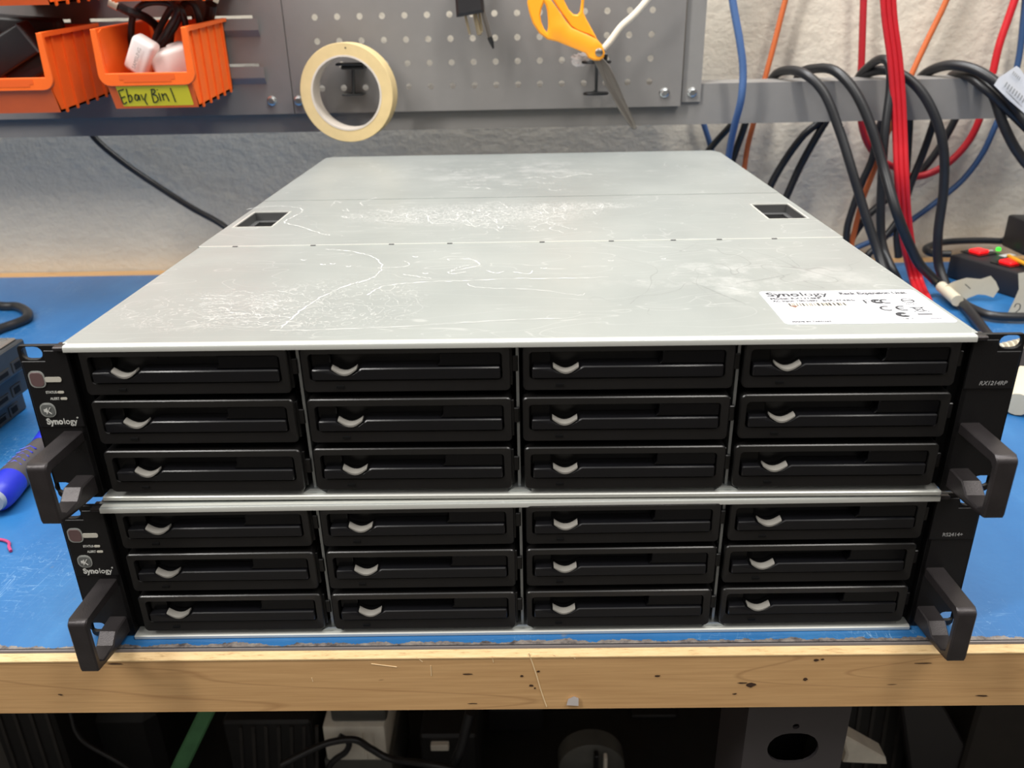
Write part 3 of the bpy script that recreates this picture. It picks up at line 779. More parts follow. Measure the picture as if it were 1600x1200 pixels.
# ------------------------------------------------------------------ orange bins
BW, BD = .0985, .1240
def make_bin(x0, y0, z0, label, group='orange plastic bins on the louvred panel', card=False):
    """x0: left edge, y0: front, z0: bottom; opening faces the camera"""
    root = empty('storage_bin', (x0 + BW / 2, y0 + BD / 2, z0), label=label, cat='bin', group=group)
    w = MB()
    t = .0022
    side = [(.004, .026), (.004, .0735), (.010, .0765), (BD, .0845), (BD, .009), (.012, .0)]
    def shell(b, xa, xb): b.prism(side, [], xa, xb, 'yz')
    shell(w, .006, .006 + t); shell(w, BW - .006 - t, BW - .006)
    w.prism([(.012, 0), (BD, .009), (BD, .009 + t), (.012, t)], [], .006, BW - .006, 'yz')
    w.prism([(.002, .026), (.004, .026), (.014, t), (.012, 0)], [], .006, BW - .006, 'yz')
    w.box(.006, BW - .006, BD - t, BD, .009, .0845)
    mat = Matrix.Translation((-BW / 2, -BD / 2, 0))
    w.xf(mat); w.build('shell', 'bin', root)
    # U-shaped front rim
    o = rrect(0, BW, .0225, .10, .0115, 5)
    o = [(a, min(b, .0765)) for a, b in o]
    inner = [(.0070, .0765), (.0080, .0350), (BW - .0080, .0350), (BW - .0070, .0765)]
    k = [i for i, p in enumerate(o)]
    bot = [p for p in o if p[1] < .0764]
    bot = sorted([p for p in bot if p[0] < BW / 2], key=lambda p: -p[1]) + sorted([p for p in bot if p[0] >= BW / 2], key=lambda p: p[1])
    poly = [(.0012, .0765)] + bot + [(BW - .0012, .0765)] + inner[::-1]
    r = MB().prism(poly, [], .0, .0050, 'xz', bev=.0006).xf(mat); r.build('front_rim', 'bin', root)
    MB().prism([(.021, .0335), (BW - .021, .0335), (BW - .021, .0285), (BW - .025, .0285), (BW - .025, .0262), (.025, .0262), (.025, .0285), (.021, .0285)], [], -.0003, .0012, 'xz').xf(mat).build('card_slot', 'bin_shade', root)
    # side ribs
    for s_ in (0, 1):
        xa = .0040 if s_ == 0 else BW - .006
        for i in range(5):
            y = .022 + i * .0225
            zt2 = .0765 + (y - .010) * .008 / .114 - .0035
            MB().prism([(y, max(.0, (y - .012) * .009 / .112) - .0016), (y + .0028, max(.0, (y - .012) * .009 / .112) - .0010), (y + .0028, zt2), (y, zt2)], [], xa, xa + .0020, 'yz').xf(mat).build('side_rib', 'bin', root)
        ru = .006
        MB().prism([(.005, .0725), (BD, .0815), (BD, .0850), (.005, .0770)], [], (.0020 if s_ == 0 else BW - .007), (.0070 if s_ == 0 else BW - .0020), 'yz').xf(mat).build('top_rim', 'bin', root)
    MB().box(.012, BW - .012, BD, BD + .004, .070, .0845).xf(mat).build('hanging_lip', 'bin', root)
    if card:
        # yellow card on the slanting lower front
        a0, a1 = Vector((0, .0024, .0238)), Vector((0, .0118, .0020))
        dn = (a1 - a0).normalized(); nrm = Vector((0, dn.z, -dn.y)).normalized()
        if nrm.y > 0: nrm = -nrm
        a0 += nrm * .0004
        def P3(u, v, h=0.0): return a0 + Vector((.0145 + u, 0, 0)) + dn * v + nrm * h
        cw, ch = .0735, .0232
        c = MB(); pts = rrect(0, cw, 0, ch, .0015, 3)
        c.v = [P3(a, b, .0003) for a, b in pts] + [P3(a, b, 0) for a, b in pts]; n = len(pts)
        c.f = [list(range(n)), list(range(n, 2 * n))[::-1]] + [[i, (i + 1) % n, n + (i + 1) % n, n + i] for i in range(n)]
        co = c.xf(mat).build('yellow_label', 'yellow_label', root)
        st = [[(160, 850), (178, 900), (200, 960), (236, 942)], [(160, 852), (212, 838)], [(190, 908), (222, 896)],
              [(238, 835), (262, 950)], [(248, 900), (275, 885), (290, 915), (275, 940), (258, 935)],
              [(350, 890), (325, 880), (318, 915), (340, 930), (352, 900), (355, 885), (366, 928)],
              [(378, 880), (400, 925)], [(428, 872), (415, 925), (438, 965)],
              [(484, 838), (488, 890), (502, 948)], [(478, 840), (510, 838), (518, 858), (498, 880), (528, 888), (545, 922), (520, 945), (504, 946)],
              [(552, 868), (572, 932)], [(538, 838), (542, 843)],
              [(582, 870), (602, 928)], [(590, 892), (615, 872), (632, 890), (652, 935)],
              [(668, 826), (692, 880), (716, 940)]]
        ink = MB()
        for s_ in st:
            q = []
            for X, Y in s_:
                lx0 = 130 + (Y - 800) * .38
                u = (X - lx0) / 705 * cw; v_ = (Y - 806 + (X - 130) * .02) / 176 * ch
                q.append(P3(u, v_, .0004))
            q = smooth(q, 4) if len(q) > 2 else q
            ink.tube(q, .00062, 5)
        ink.xf(mat).build('handwriting', 'ink', co)
    return root
def at_y(px, py, y): return at(px, py, y=y)
BA = (-.4205, .495, 1.1390)
make_bin(*BA, 'orange plastic bin with yellow handwritten card, holding white chargers and black cables', card=True)
make_bin(-.5655, .495, 1.1365, 'orange plastic bin at the left edge holding a black adapter')
make_bin(-.4000 - .003, .495, 1.2400, 'orange plastic bin above the one with the yellow card, only its base in view')
make_bin(-.5520, .495, 1.2385, 'orange plastic bin at the top left corner, only its base in view')

# contents of bin A
def rbox(name, m, size, bev, loc, rot, label, cat, seg=3, group=None):
    sx, sy, sz = size
    b = MB().box(-sx / 2, sx / 2, -sy / 2, sy / 2, -sz / 2, sz / 2, bev, seg)
    o = b.build(name, m, origin=(0, 0, 0))
    o.location = loc; o.rotation_euler = rot
    return tag(o, label, cat, group)
p = at(222, 87, y=.522)
ch = rbox('phone_charger', 'charger_white', (.0245, .018, .038), .0048, p, (math.radians(12), math.radians(33), 0), 'white rounded phone charger leaning at the front of the labelled bin', 'charger')
m = MB(); m.text('SAMSUNG', .0052, Matrix.Translation((.0016, -.0111, -.0120)) @ Matrix.Rotation(PI / 2, 4, 'X') @ Matrix.Rotation(PI / 2, 4, 'Z'), ext=.0001)
m.build('lettering', 'print_grey', ch)
p = at(270, 98, y=.535)
c2 = rbox('phone_charger', 'charger_white', (.040, .024, .030), .005, p, (0.2, math.radians(-14), 0.25), 'white phone charger lying behind the tilted one in the labelled bin', 'charger')
p = at(285, 88, y=.548)
rbox('phone_charger', 'charger_white', (.026, .022, .022), .003, p, (0.2, math.radians(20), -0.3), 'small white charger half hidden at the right side of the labelled bin', 'charger')

def cable(pts, r, m, label, cat='cable', k=8, name='cable', n=10, group=None, strands=1, drop=False):
    P3 = []
    for q in pts:
        px, py, ax, val = q
        P3.append(at(px, py, **{ax: val}))
    if pts[0][1] < 0: P3.insert(0, P3[0] + (P3[0] - P3[1]).normalized() * .16)      # goes on upwards out of view
    e = P3[-1]
    if drop and e.z > .912: P3 += [Vector((e.x + (e.x - P3[-2].x) * .4, min(e.y, .715), e.z * .55 + .905 * .45)), Vector((e.x + (e.x - P3[-2].x) * .5, min(e.y, .715), .905))]
    b = MB()
    sp = smooth(P3, k)
    for s_ in range(strands):
        off = Vector(((s_ - (strands - 1) / 2) * r * 1.9, 0, 0))
        b.tube([p + off for p in sp], r, n)
    return tag(b.build(name, m, ang=60), label, cat, group)

Y = 'y'; Z = 'z'
cable([(207, 85, Y, .56), (205, 55, Y, .56), (208, 25, Y, .555), (222, 8, Y, .55), (245, 3, Y, .55), (268, 8, Y, .55), (280, 25, Y, .555), (262, 60, Y, .56), (240, 90, Y, .565)], .0034, 'cable_black', 'thin black cable arching highest out of the labelled bin')
cable([(236, 85, Y, .565), (245, 55, Y, .56), (258, 28, Y, .555), (270, 12, Y, .55), (283, 15, Y, .55), (290, 40, Y, .56), (292, 70, Y, .57), (288, 90, Y, .575)], .0034, 'cable_black', 'black cable looped in the middle of the labelled bin')
cable([(264, 85, Y, .57), (268, 50, Y, .575), (275, 25, Y, .575), (290, 5, Y, .57), (303, 8, Y, .57), (311, 30, Y, .575), (314, 60, Y, .58)], .0036, 'cable_black', 'black cable looped at the right of the labelled bin')
cable([(243, 75, Y, .55), (262, 45, Y, .545), (276, 20, Y, .54), (270, 5, Y, .54), (258, -5, Y, .54)], .0030, 'cable_black', 'black cable running straight up out of the labelled bin')
usb = empty('usb_cable', at(190, 15, y=.55), label='black cable with a metal plug end poking left over the labelled bin', cat='cable')
world_parent(MB().tube(smooth([at(*q, y=yy) for q, yy in (((186, 10), .545), ((200, 17), .548), ((215, 22), .55), ((232, 30), .56), ((246, 45), .57), ((250, 75), .575))], 6), .0045, 10), 'cord', 'cable_black', usb)
a, b_ = at(170, 4, y=.545), at(184, 11, y=.545)
world_parent(MB().tube([a, b_], .0042, 8, flat=.55), 'plug', 'usb_metal', usb)
usb = empty('usb_plug', at(330, 15, y=.59), label='black plug with bright metal tip at the right of the labelled bin', cat='plug')
world_parent(MB().tube([at(334, 2, y=.59), at(338, -9, y=.59)], .0048, 4, flat=.6), 'metal_tip', 'usb_metal', usb)
world_parent(MB().tube(smooth([at(330, 6, y=.59), at(328, 20, y=.595), at(322, 40, y=.6), at(316, 60, y=.6)], 5), .0062, 10), 'plug_body', 'adapter_black', usb)
# contents of bin B
p = at(18, 78, y=.540)
ad = rbox('power_adapter', 'adapter_black', (.060, .030, .032), .003, p, (math.radians(8), math.radians(-28), 0.1), 'black power adapter brick with a grey ridge in the left edge bin', 'adapter')
MB().box(.0265, .0285, -.0153, -.0140, -.0155, .0155).build('ridge', 'pocket_grey', ad)
p = at(50, 106, y=.548)
rbox('power_adapter', 'adapter_black', (.050, .024, .020), .003, p, (0.1, math.radians(-25), 0.1), 'smaller black adapter lying low in the left edge bin', 'adapter')
p = at(40, 60, y=.59)
rbox('power_adapter', 'adapter_black', (.080, .026, .045), .004, p, (0.1, math.radians(5), 0.1), 'large dark adapter at the back of the left edge bin', 'adapter')

# ------------------------------------------------------------------ hooks, tape, scissors, plug
def hook(px, pt, pbm, label, wd=.017):
    T0, B0 = at(px, pt, y=.598), at(px, pbm, y=.598)
    r = empty('pegboard_hook', (T0.x, YP, B0.z), label=label, cat='hook')
    b = MB().box(T0.x - wd, T0.x + wd, .592, .606, T0.z - .0016, T0.z + .0014, .0012, 2).box(T0.x - wd * .75, T0.x + wd * .75, .600, YP + .004, T0.z - .006, T0.z - .0016, .001, 1)
    world_parent(b, 'hook_cup', 'hook_black', r)
    world_parent(MB().tube([(T0.x + .001, .602, T0.z), (B0.x + .001, .606, B0.z)], .0019, 8), 'stem', 'hook_black', r)
    world_parent(MB().box(B0.x - wd * .72, B0.x + wd * .72, .604, YP - .0002, B0.z - .0011, B0.z + .0011, .0008, 2), 'foot_plate', 'hook_black', r)
hook(549, 100, 149, 'black hook in the pegboard seen through the tape roll')
# ring hook with the scissors
T0, B0 = at(932, 97, y=.588), at(931, 146, y=.602)
r = empty('pegboard_hook', (T0.x, YP, B0.z), label='black ring hook in the pegboard holding the orange scissors', cat='hook')
def ringm(c, rx, ry, rr):
    pts = [(c.x + rx * math.cos(2 * PI * k / 24), c.y + ry * math.sin(2 * PI * k / 24), c.z) for k in range(25)]
    return MB().tube(pts, rr, 7, cap=False)
world_parent(ringm(T0, .0150, .010, .0016), 'ring', 'hook_black', r)
world_parent(ringm(B0, .0130, .008, .0017), 'ring', 'hook_black', r)
world_parent(MB().tube([(T0.x + .001, .598, T0.z), (B0.x + .001, .610, B0.z)], .0017, 8), 'stem', 'hook_black', r)
world_parent(MB().tube([(T0.x, .598, T0.z), (T0.x, YP + .003, T0.z)], .0017, 8).tube([(B0.x, .610, B0.z), (B0.x, YP + .003, B0.z)], .0017, 8).box(T0.x + .008, T0.x + .014, .606, YP, T0.z - .002, T0.z + .008, .001, 1), 'peg', 'hook_black', r)

# masking tape roll
tc = at(541, 146, y=.583); tc = Vector((tc.x, .583, tc.z))
RT = Matrix.Translation(tc) @ Matrix.Rotation(math.radians(-5), 4, 'Z')
tp = empty('tape_roll', (tc.x, tc.y, tc.z - .0540), label='cream masking tape roll hanging on the pegboard hook', cat='tape')
R0, R1 = .0392, .0530
world_parent(MB().lathe([(R0 + .0012, 0), (R1 - .0004, 0), (R1, .0005), (R1, .0235), (R1 - .0004, .024), (R0 + .0012, .024)], 64, 'y', RT, close=True), 'tape_winding', 'tape_face', tp)
world_parent(MB().lathe([(R0 - .0008, -.0004), (R0 + .0012, -.0004), (R0 + .0012, .0244), (R0 - .0008, .0244)], 64, 'y', RT, close=True), 'cardboard_core', 'tape_core', tp)
world_parent(MB().lathe([(.0009, -.0001), (.0009, -.0003)], 8, 'y', RT @ Matrix.Translation((.004, 0, .0475))), 'ink_speck', 'ink', tp)

# scissors
def px_poly(pts, y, ox=800, sc_=4.706): return [(lambda p: (p.x, p.z))(at(ox + a / sc_, b / sc_, y=y)) for a, b in pts]
def spl(pp, k=3):
    v3 = [Vector((a, 0, b)) for a, b in pp]; v3 = v3 + v3[:2]
    s_ = smooth(v3, k)[:-k]
    return [(q.x, q.z) for q in s_[k // 2:len(pp) * k + k // 2]]
YS = .574
sco = empty('scissors', at(937, 84, y=YS), label='orange handled scissors hanging point down on the pegboard', cat='scissors')
lower = px_poly([(160, -60), (118, -30), (112, 20), (125, 90), (152, 170), (200, 245), (260, 290), (330, 305), (430, 345), (540, 390), (560, 425), (600, 445), (640, 445), (672, 425), (682, 385), (660, 330), (620, 285), (540, 250), (440, 205), (395, 155), (345, 82), (300, 20), (265, -30), (220, -60)], YS)
hole = px_poly([(235, 18), (218, 60), (208, 110), (214, 160), (235, 212), (258, 238), (266, 200), (264, 140), (258, 80), (248, 40)], YS)
b = MB().prism(lower, [hole], YS - .0045, YS + .0045, 'xz', bev=.0016)
world_parent(b, 'handle', 'scissor_orange', sco)
upper = px_poly([(330, -160), (280, -60), (300, 0), (350, 80), (430, 195), (480, 228), (560, 255), (625, 290), (612, 262), (545, 140), (525, 95), (528, 20), (535, -60), (500, -140), (420, -185)], YS + .009)
hole = px_poly([(380, -100), (370, -40), (385, 10), (415, 70), (450, 105), (480, 108), (500, 85), (508, 20), (512, -50), (480, -110), (430, -130)], YS + .009)
world_parent(MB().prism(upper, [hole], YS + .0048, YS + .0125, 'xz', bev=.0014), 'handle', 'scissor_orange', sco)
bl = px_poly([(600, 440), (668, 430), (718, 480), (770, 600), (840, 760), (905, 905), (918, 940), (905, 955), (880, 950), (800, 800), (700, 640)], YS + .002)
world_parent(MB().prism(bl, [], YS + .0008, YS + .0026, 'xz', bev=.0004), 'blade', 'steel', sco)
bl2 = px_poly([(598, 440), (640, 430), (700, 560), (800, 745), (880, 900), (893, 945), (870, 935), (780, 800), (690, 635)], YS + .001)
world_parent(MB().prism(bl2, [], YS - .0012, YS + .0006, 'xz', bev=.0004), 'blade', 'steel', sco)
p = at(936, 82, y=YS - .0046)
world_parent(MB().lathe([(.0042, 0), (.0042, -.0014), (.0030, -.0022)], 16, 'y', Matrix.Translation((p.x, YS - .0040, p.z))), 'pivot_screw', 'steel', sco)
# thin cream stick & crumpled film
tag(MB().tube(smooth([at(943, 76, y=.592), at(955, 62, y=.592), at(970, 42, y=.592), at(990, 24, y=.592), at(1008, 4, y=.592), at(1024, -16, y=.592)], 6), [.0036] * 31, 10).build('glue_stick', 'cream'), 'thin cream coloured stick leaning up to the right behind the scissors', 'stick')
bm = bmesh.new(); bmesh.ops.create_icosphere(bm, subdivisions=3, radius=1)
c0 = at(906, 93, y=.592)
for v_ in bm.verts:
    v_.co *= random.uniform(.72, 1.1); v_.co = Vector((v_.co.x * .0100, v_.co.y * .006, v_.co.z * .0078)) + Vector(c0)
bm2 = MB(); bm2.bm(bm)
tag(bm2.build('plastic_wrap', 'clear', ang=5), 'crumpled clear plastic wrap beside the scissors pivot', 'wrap')
# mains plug with prongs, and soldering tip pen
pl = empty('power_plug', at(735, 27, y=.588), label='black three-pin power plug hanging at the top of the pegboard', cat='plug')
q = [at(*v_, y=.588) for v_ in ((710, -30), (714, 27), (757, 19), (752, -30))]
world_parent(MB().prism([(v_.x, v_.z) for v_ in q], [], .578, .606, 'xz', bev=.003), 'plug_body', 'adapter_black', pl)
for a, b_, rr in (((727, 24), (734, 53), .0014), ((742, 22), (749, 54), .0026), ((749, 20), (753, 49), .0015)):
    world_parent(MB().tube([at(*a, y=.590), at(*b_, y=.590)], [rr, rr], 10).tube([at(*b_, y=.590), at(b_[0] + .4, b_[1] + 2, y=.590)], [rr, rr * .4], 10), 'prong', 'brass', pl)
world_parent(MB().tube(smooth([at(732, -25, y=.592), at(730, -70, y=.594), at(738, -120, y=.602), at(748, -160, y=.60)], 5), .0045, 10), 'cord', 'cable_black', pl)
pr = empty('test_probe', at(760, 40, y=.584), label='silver test probe with a black tip beside the power plug', cat='probe')
world_parent(MB().tube([at(746, -12, y=.584), at(755, 20, y=.584), at(766, 60, y=.584)], .0024, 10), 'shaft', 'steel', pr)
world_parent(MB().tube([at(765, 58, y=.584), at(768, 66, y=.584), at(771, 76, y=.584)], [.0030, .0026, .0009], 10), 'probe_tip', 'ink', pr)

# ------------------------------------------------------------------ cables on the right
GB = None
YB = .700   # behind the beam
cable([(1196, 150, Y, .695), (1208, 121, Y, .672), (1228, 110, Y, .648), (1258, 116, Y, .622), (1288, 146, Y, .605), (1312, 205, Y, .590), (1330, 262, Y, .575), (1352, 335, Y, .56), (1372, 395, Y, .545), (1390, 450, Y, .52), (1400, 475, Z, .906)], .0054, 'cable_black', 'black power cord draped over the beam, first from its left end')
cable([(1240, 150, Y, .695), (1250, 116, Y, .672), (1275, 107, Y, .648), (1305, 111, Y, .625), (1335, 142, Y, .605), (1360, 195, Y, .590), (1380, 260, Y, .575), (1402, 335, Y, .548), (1432, 405, Y, .552), (1455, 432, Y, .558), (1472, 448, Z, .912), (1505, 476, Z, .907), (1540, 520, Z, .907), (1560, 550, Z, .914)], .0056, 'cable_black', 'black power cord running over the beam down to the cloth tag marked 1')
cable([(1330, 160, Y, .70), (1340, 124, Y, .672), (1358, 103, Y, .648), (1378, 92, Y, .622), (1390, 104, Y, .610), (1391, 140, Y, .605), (1383, 205, Y, .595), (1378, 275, Y, .590), (1376, 350, Y, .585), (1381, 390, Y, .575), (1398, 428, Y, .55), (1410, 450, Z, .906)], .0050, 'cable_black', 'black power cord making a tight upright loop left of the red cable')
cable([(1332, 150, Y, .70), (1344, 122, Y, .668), (1372, 110, Y, .645), (1408, 116, Y, .628), (1440, 144, Y, .615), (1464, 190, Y, .605), (1475, 240, Y, .600), (1474, 300, Y, .600), (1466, 360, Y, .60), (1466, 410, Y, .60), (1478, 446, Z, .906)], .0056, 'cable_black', 'black power cord arching over the beam right of the red cable')
cable([(1432, 150, Y, .70), (1440, 120, Y, .672), (1475, 103, Y, .645), (1515, 106, Y, .622), (1555, 128, Y, .600), (1590, 170, Y, .585), (1625, 215, Y, .57), (1760, 360, Y, .55), (1820, 520, Y, .50), (1830, 640, Y, .46)], .0058, 'cable_black', 'black power cord passing over the beam under the barcode tag')
cable([(1490, 150, Y, .70), (1505, 122, Y, .668), (1530, 122, Y, .635), (1552, 150, Y, .612), (1568, 195, Y, .600), (1592, 240, Y, .590), (1628, 275, Y, .58), (1760, 360, Y, .55), (1820, 520, Y, .50), (1830, 640, Y, .46)], .0054, 'cable_black', 'lowest black power cord hanging off the beam at the far right')
cable([(1470, 150, Y, .70), (1486, 118, Y, .664), (1512, 120, Y, .628), (1540, 140, Y, .607), (1575, 172, Y, .598), (1628, 225, Y, .59), (1760, 360, Y, .55), (1820, 520, Y, .50), (1830, 640, Y, .46)], .0048, 'cable_black', 'thinner black cord between the two heavy cords at the far right')
def behind(pts, r, m, label, yy=.705, **kw): return cable([(a, b, Y, yy + dy) for a, b, dy in pts], r, m, label, **kw)
behind([(1300, 165, 0), (1278, 192, 0), (1255, 212, 0), (1228, 248, .005), (1205, 288, .005), (1190, 330, .005)], .0050, 'cable_black', 'black cord hanging behind the beam, left of a parallel pair', drop=True)
behind([(1305, 165, 0), (1290, 190, 0), (1272, 220, 0), (1250, 260, .005), (1232, 300, .005), (1215, 340, .005)], .0050, 'cable_black', 'black cord hanging behind the beam, right of a parallel pair', drop=True)
behind([(1165, 170, 0), (1142, 196, 0), (1120, 220, .005), (1105, 238, .005), (1080, 270, .005)], .0044, 'cable_black', 'short black cord slanting down behind the rear right corner of the lid', drop=True)
behind([(1170, 170, 0), (1163, 198, 0), (1150, 235, .005), (1138, 275, .005)], .0044, 'cable_black', 'short black cord beside the light blue cable behind the lid', drop=True)
behind([(1388, 160, 0), (1372, 205, .003), (1362, 250, 0), (1345, 290, 0), (1325, 350, .0), (1322, 385, 0)], .0046, 'cable_black', 'black cord slanting left behind the front power cords', drop=True)
behind([(1421, 160, 0), (1420, 200, 0), (1416, 260, 0), (1410, 320, 0), (1402, 365, 0), (1404, 402, 0)], .0050, 'cable_black', 'black cord hanging straight behind the red cable', yy=.69, drop=True)
behind([(1468, 160, -.012), (1456, 200, -.012), (1442, 240, -.012), (1424, 285, -.012), (1405, 340, -.012), (1370, 385, -.012)], .0046, 'cable_black', 'black cord slanting from the beam towards the red cable', yy=.70, drop=True)
behind([(1505, 160, 0), (1488, 195, 0), (1465, 235, 0), (1435, 272, 0), (1400, 300, 0), (1355, 338, 0), (1330, 375, 0)], .0048, 'cable_black', 'long black cord crossing diagonally low behind all other cables', yy=.722, drop=True)
behind([(1350, -20, 0), (1348, 40, 0), (1346, 100, 0), (1343, 160, 0), (1350, 210, 0), (1370, 245, 0), (1398, 262, 0)], .0042, 'cable_darkred', 'red network cable dropping behind the beam on the left of the thick red one', yy=.712)
behind([(1596, -30, 0), (1575, 30, 0), (1560, 75, 0), (1545, 140, 0), (1527, 195, 0), (1508, 228, 0), (1480, 256, 0), (1450, 272, 0), (1425, 276, 0), (1400, 268, 0)], .0046, 'cable_red', 'red network cable at the far right curling below the beam', yy=.712)
cable([(1386, -25, Y, .60), (1390, 30, Y, .60), (1398, 90, Y, .60), (1403, 150, Y, .60), (1406, 210, Y, .598), (1409, 280, Y, .59), (1413, 340, Y, .595), (1420, 390, Y, .60), (1432, 438, Z, .905), (1445, 470, Z, .905)], .0030, 'cable_red', 'thick red cable pair hanging in front of the beam', strands=3)
behind([(1234, -25, 0), (1222, 20, 0), (1208, 75, 0), (1192, 135, 0), (1178, 190, 0), (1168, 230, 0), (1162, 268, 0), (1155, 300, 0)], .0034, 'cable_orange', 'orange cable left of the cords, falling behind the rear corner of the lid', yy=.715, drop=True)
behind([(1490, -25, 0), (1470, 20, 0), (1448, 65, 0), (1425, 115, 0), (1405, 165, 0), (1384, 215, 0), (1364, 270, 0), (1346, 318, 0), (1332, 375, 0)], .0036, 'cable_orange', 'orange cable slanting across the middle of the cable bundle', yy=.718, drop=True)
cable([(1141, -25, Y, .605), (1147, 15, Y, .605), (1156, 65, Y, .605), (1161, 110, Y, .607), (1158, 155, Y, .61), (1148, 195, Y, .63), (1139, 240, Y, .66), (1134, 290, Y, .69)], .0042, 'cable_blue', 'light blue network cable hanging in front of the beam beside the pegboard', drop=True)
behind([(1090, 165, 0), (1100, 195, 0), (1110, 228, 0), (1118, 265, 0)], .0036, 'cable_blue', 'short piece of blue cable below the beam at the pegboard corner', yy=.718, drop=True)
behind([(1604, -25, 0), (1599, 30, 0), (1592, 90, 0), (1578, 145, 0), (1556, 195, 0), (1535, 240, 0), (1505, 280, 0), (1470, 310, 0), (1430, 340, 0), (1395, 364, 0), (1350, 382, 0)], .0038, 'cable_darkblue', 'dark blue network cable sweeping low from the right edge', yy=.716, drop=True)
cable([(130, 175, Y, .70), (146, 213, Y, .70), (190, 252, Y, .70), (245, 290, Y, .70), (300, 325, Y, .69), (348, 352, Y, .68), (400, 395, Y, .66)], .0042, 'cable_black', 'black cable hanging under the bins to the left of the storage units', drop=True)

# cloth tags
def tagstrip(name, outline, y0, m, label, thick=.0012, wave=.002, zplane=None):
    b = MB(); n = len(outline)
    pts = [at(a, c, **({'z': zplane} if zplane else {'y': y0})) for a, c in outline]
    cen = sum(pts, Vector()) / n
    nrm = (CAM - cen).normalized()
    f = [p + nrm * thick / 2 for p in pts]; k = [p - nrm * thick / 2 for p in pts]
    b.v = f + k; b.f = [list(range(n)), list(range(n, 2 * n))[::-1]] + [[i, (i + 1) % n, n + (i + 1) % n, n + i] for i in range(n)]
    return b, cen, nrm
b, cen, nrm = tagstrip('cable_tag', [(1472, 452), (1478, 446), (1490, 440), (1510, 434), (1532, 436), (1548, 431), (1556, 440), (1561, 452), (1552, 465), (1540, 461), (1528, 460), (1512, 466), (1500, 476), (1488, 478)], .54, 'tag', '')
root = empty('cable_tag', cen, label='cream cloth tag marked 1 wrapped on a black cord beside the sticker corner', cat='tag')
world_parent(b, 'flag', 'tag', root)
world_parent(MB().tube([at(1471, 448, z=.914), at(1496, 470, z=.912)], .0066, 14), 'wrap', 'tag', root)
world_parent(MB().tube([at(1508, 444, y=.528), at(1516, 451, y=.528)], .0005, 5), 'handwriting', 'ink', root)
b, cen, nrm = tagstrip('cable_tag', [(1591, 427), (1603, 425), (1625, 440), (1620, 500), (1596, 506), (1580, 500), (1575, 488), (1584, 470), (1592, 452)], .50, 'tag', '')
root = empty('cable_tag', cen, label='cream cloth tag marked 2 at the right edge in front of the power strip', cat='tag')
world_parent(b, 'flag', 'tag', root)
q = smooth([at(a, c, y=.49) for a, c in ((1585, 480), (1588, 475), (1594, 476), (1593, 483), (1587, 489), (1600, 489))], 4)
world_parent(MB().tube(q, .0005, 5), 'handwriting', 'ink', root)
cable([(1500, 470, Z, .907), (1515, 480, Z, .907), (1545, 492, Z, .907), (1580, 495, Z, .907), (1625, 495, Z, .907)], .0050, 'cable_black', 'black cord on the mat running from tag 1 to tag 2')
# barcode tag
b, cen, nrm = tagstrip('barcode_tag', [(1553, 133), (1560, 122), (1588, 103), (1593, 106), (1604, 122), (1625, 150), (1625, 190), (1604, 180), (1575, 155)], .575, 'sticker', '')
root = empty('barcode_tag', cen, label='white folded barcode tag on the cords at the top right', cat='tag')
world_parent(b, 'paper', 'sticker', root)
bc = MB()
def quadbar(a, c, d, e, y=.572):
    pts = [at(*q, y=y) for q in (a, c, d, e)]; bc.add(pts, [[0, 1, 2, 3]])
for k in range(8):
    x, y_ = 1573 + k * 4.0, 128 + k * 3.4
    quadbar((x, y_), (x + 1.6, y_ + 1.4), (x - 2.6, y_ + 9), (x - 4.2, y_ + 7.6))
for k in range(5):
    x, y_ = 1584 + k * 2.4, 111 + k * 2.2
    quadbar((x, y_), (x + 1.1, y_ + 1), (x - 1.4, y_ + 6), (x - 2.5, y_ + 5))
for k in range(4):
    x, y_ = 1572 + k * 5, 142 + k * 5
    quadbar((x, y_), (x + 10, y_ + 9), (x + 9.5, y_ + 10), (x - .5, y_ + 1))
world_parent(bc, 'barcode', 'print_grey', root)

# power strip with lit switches
ang = math.radians(-66.4)
A = Vector((.550, .637, .9))
ps = empty('power_strip', A, ang, label='black power strip with lit red switches at the right end of the mat', cat='power strip')
# local x runs towards the camera, local y to the right
MB().box(0, .24, 0, .062, .0, .030, .003, 2).build('housing', 'strip_black', ps)
inv = (Matrix.Translation(A) @ Matrix.Rotation(ang, 4, 'Z')).inverted()
for px, py in ((1529, 394), (1577, 411)):
    p = inv @ at(px, py, z=.931)
    s_ = MB().box(p.x - .014, p.x + .014, p.y - .016, p.y + .016, .0298, .0312, .0005, 1).build('switch_plate', 'black_gloss', ps)
    MB().box(p.x - .008, p.x + .008, p.y - .009, p.y + .009, .0310, .0345, .001, 1).build('lit_switch', 'lit_red', s_)
p = inv @ at(1560, 390, z=.931)
MB().lathe([(.003, .0298), (.003, .033), (.0015, .034)], 12, 'z', Matrix.Translation((p.x, p.y, 0))).build('green_lamp', 'lit_green', ps)
p = inv @ at(1545, 391, z=.931)
MB().box(p.x - .002, p.x + .002, p.y - .010, p.y + .008, .0298, .0304).build('print_line', 'print_light', ps)
p = inv @ at(1575, 398, z=.931)
MB().box(p.x - .005, p.x + .004, p.y - .010, p.y + .010, .0298, .0304).build('print_block', 'print_light', ps)
cable([(1486, 397, Y, .66), (1456, 396, Y, .67), (1447, 388, Y, .69), (1472, 379, Y, .715), (1520, 376, Y, .72), (1570, 377, Y, .72), (1615, 380, Y, .72)], .0046, 'cable_black', 'black cable looped flat behind the power strip')
cable([(1568, 378, Y, .715), (1585, 362, Y, .715), (1605, 342, Y, .715), (1640, 305, Y, .715)], .0052, 'cable_black', 'black cable rising at the right edge behind the power strip')
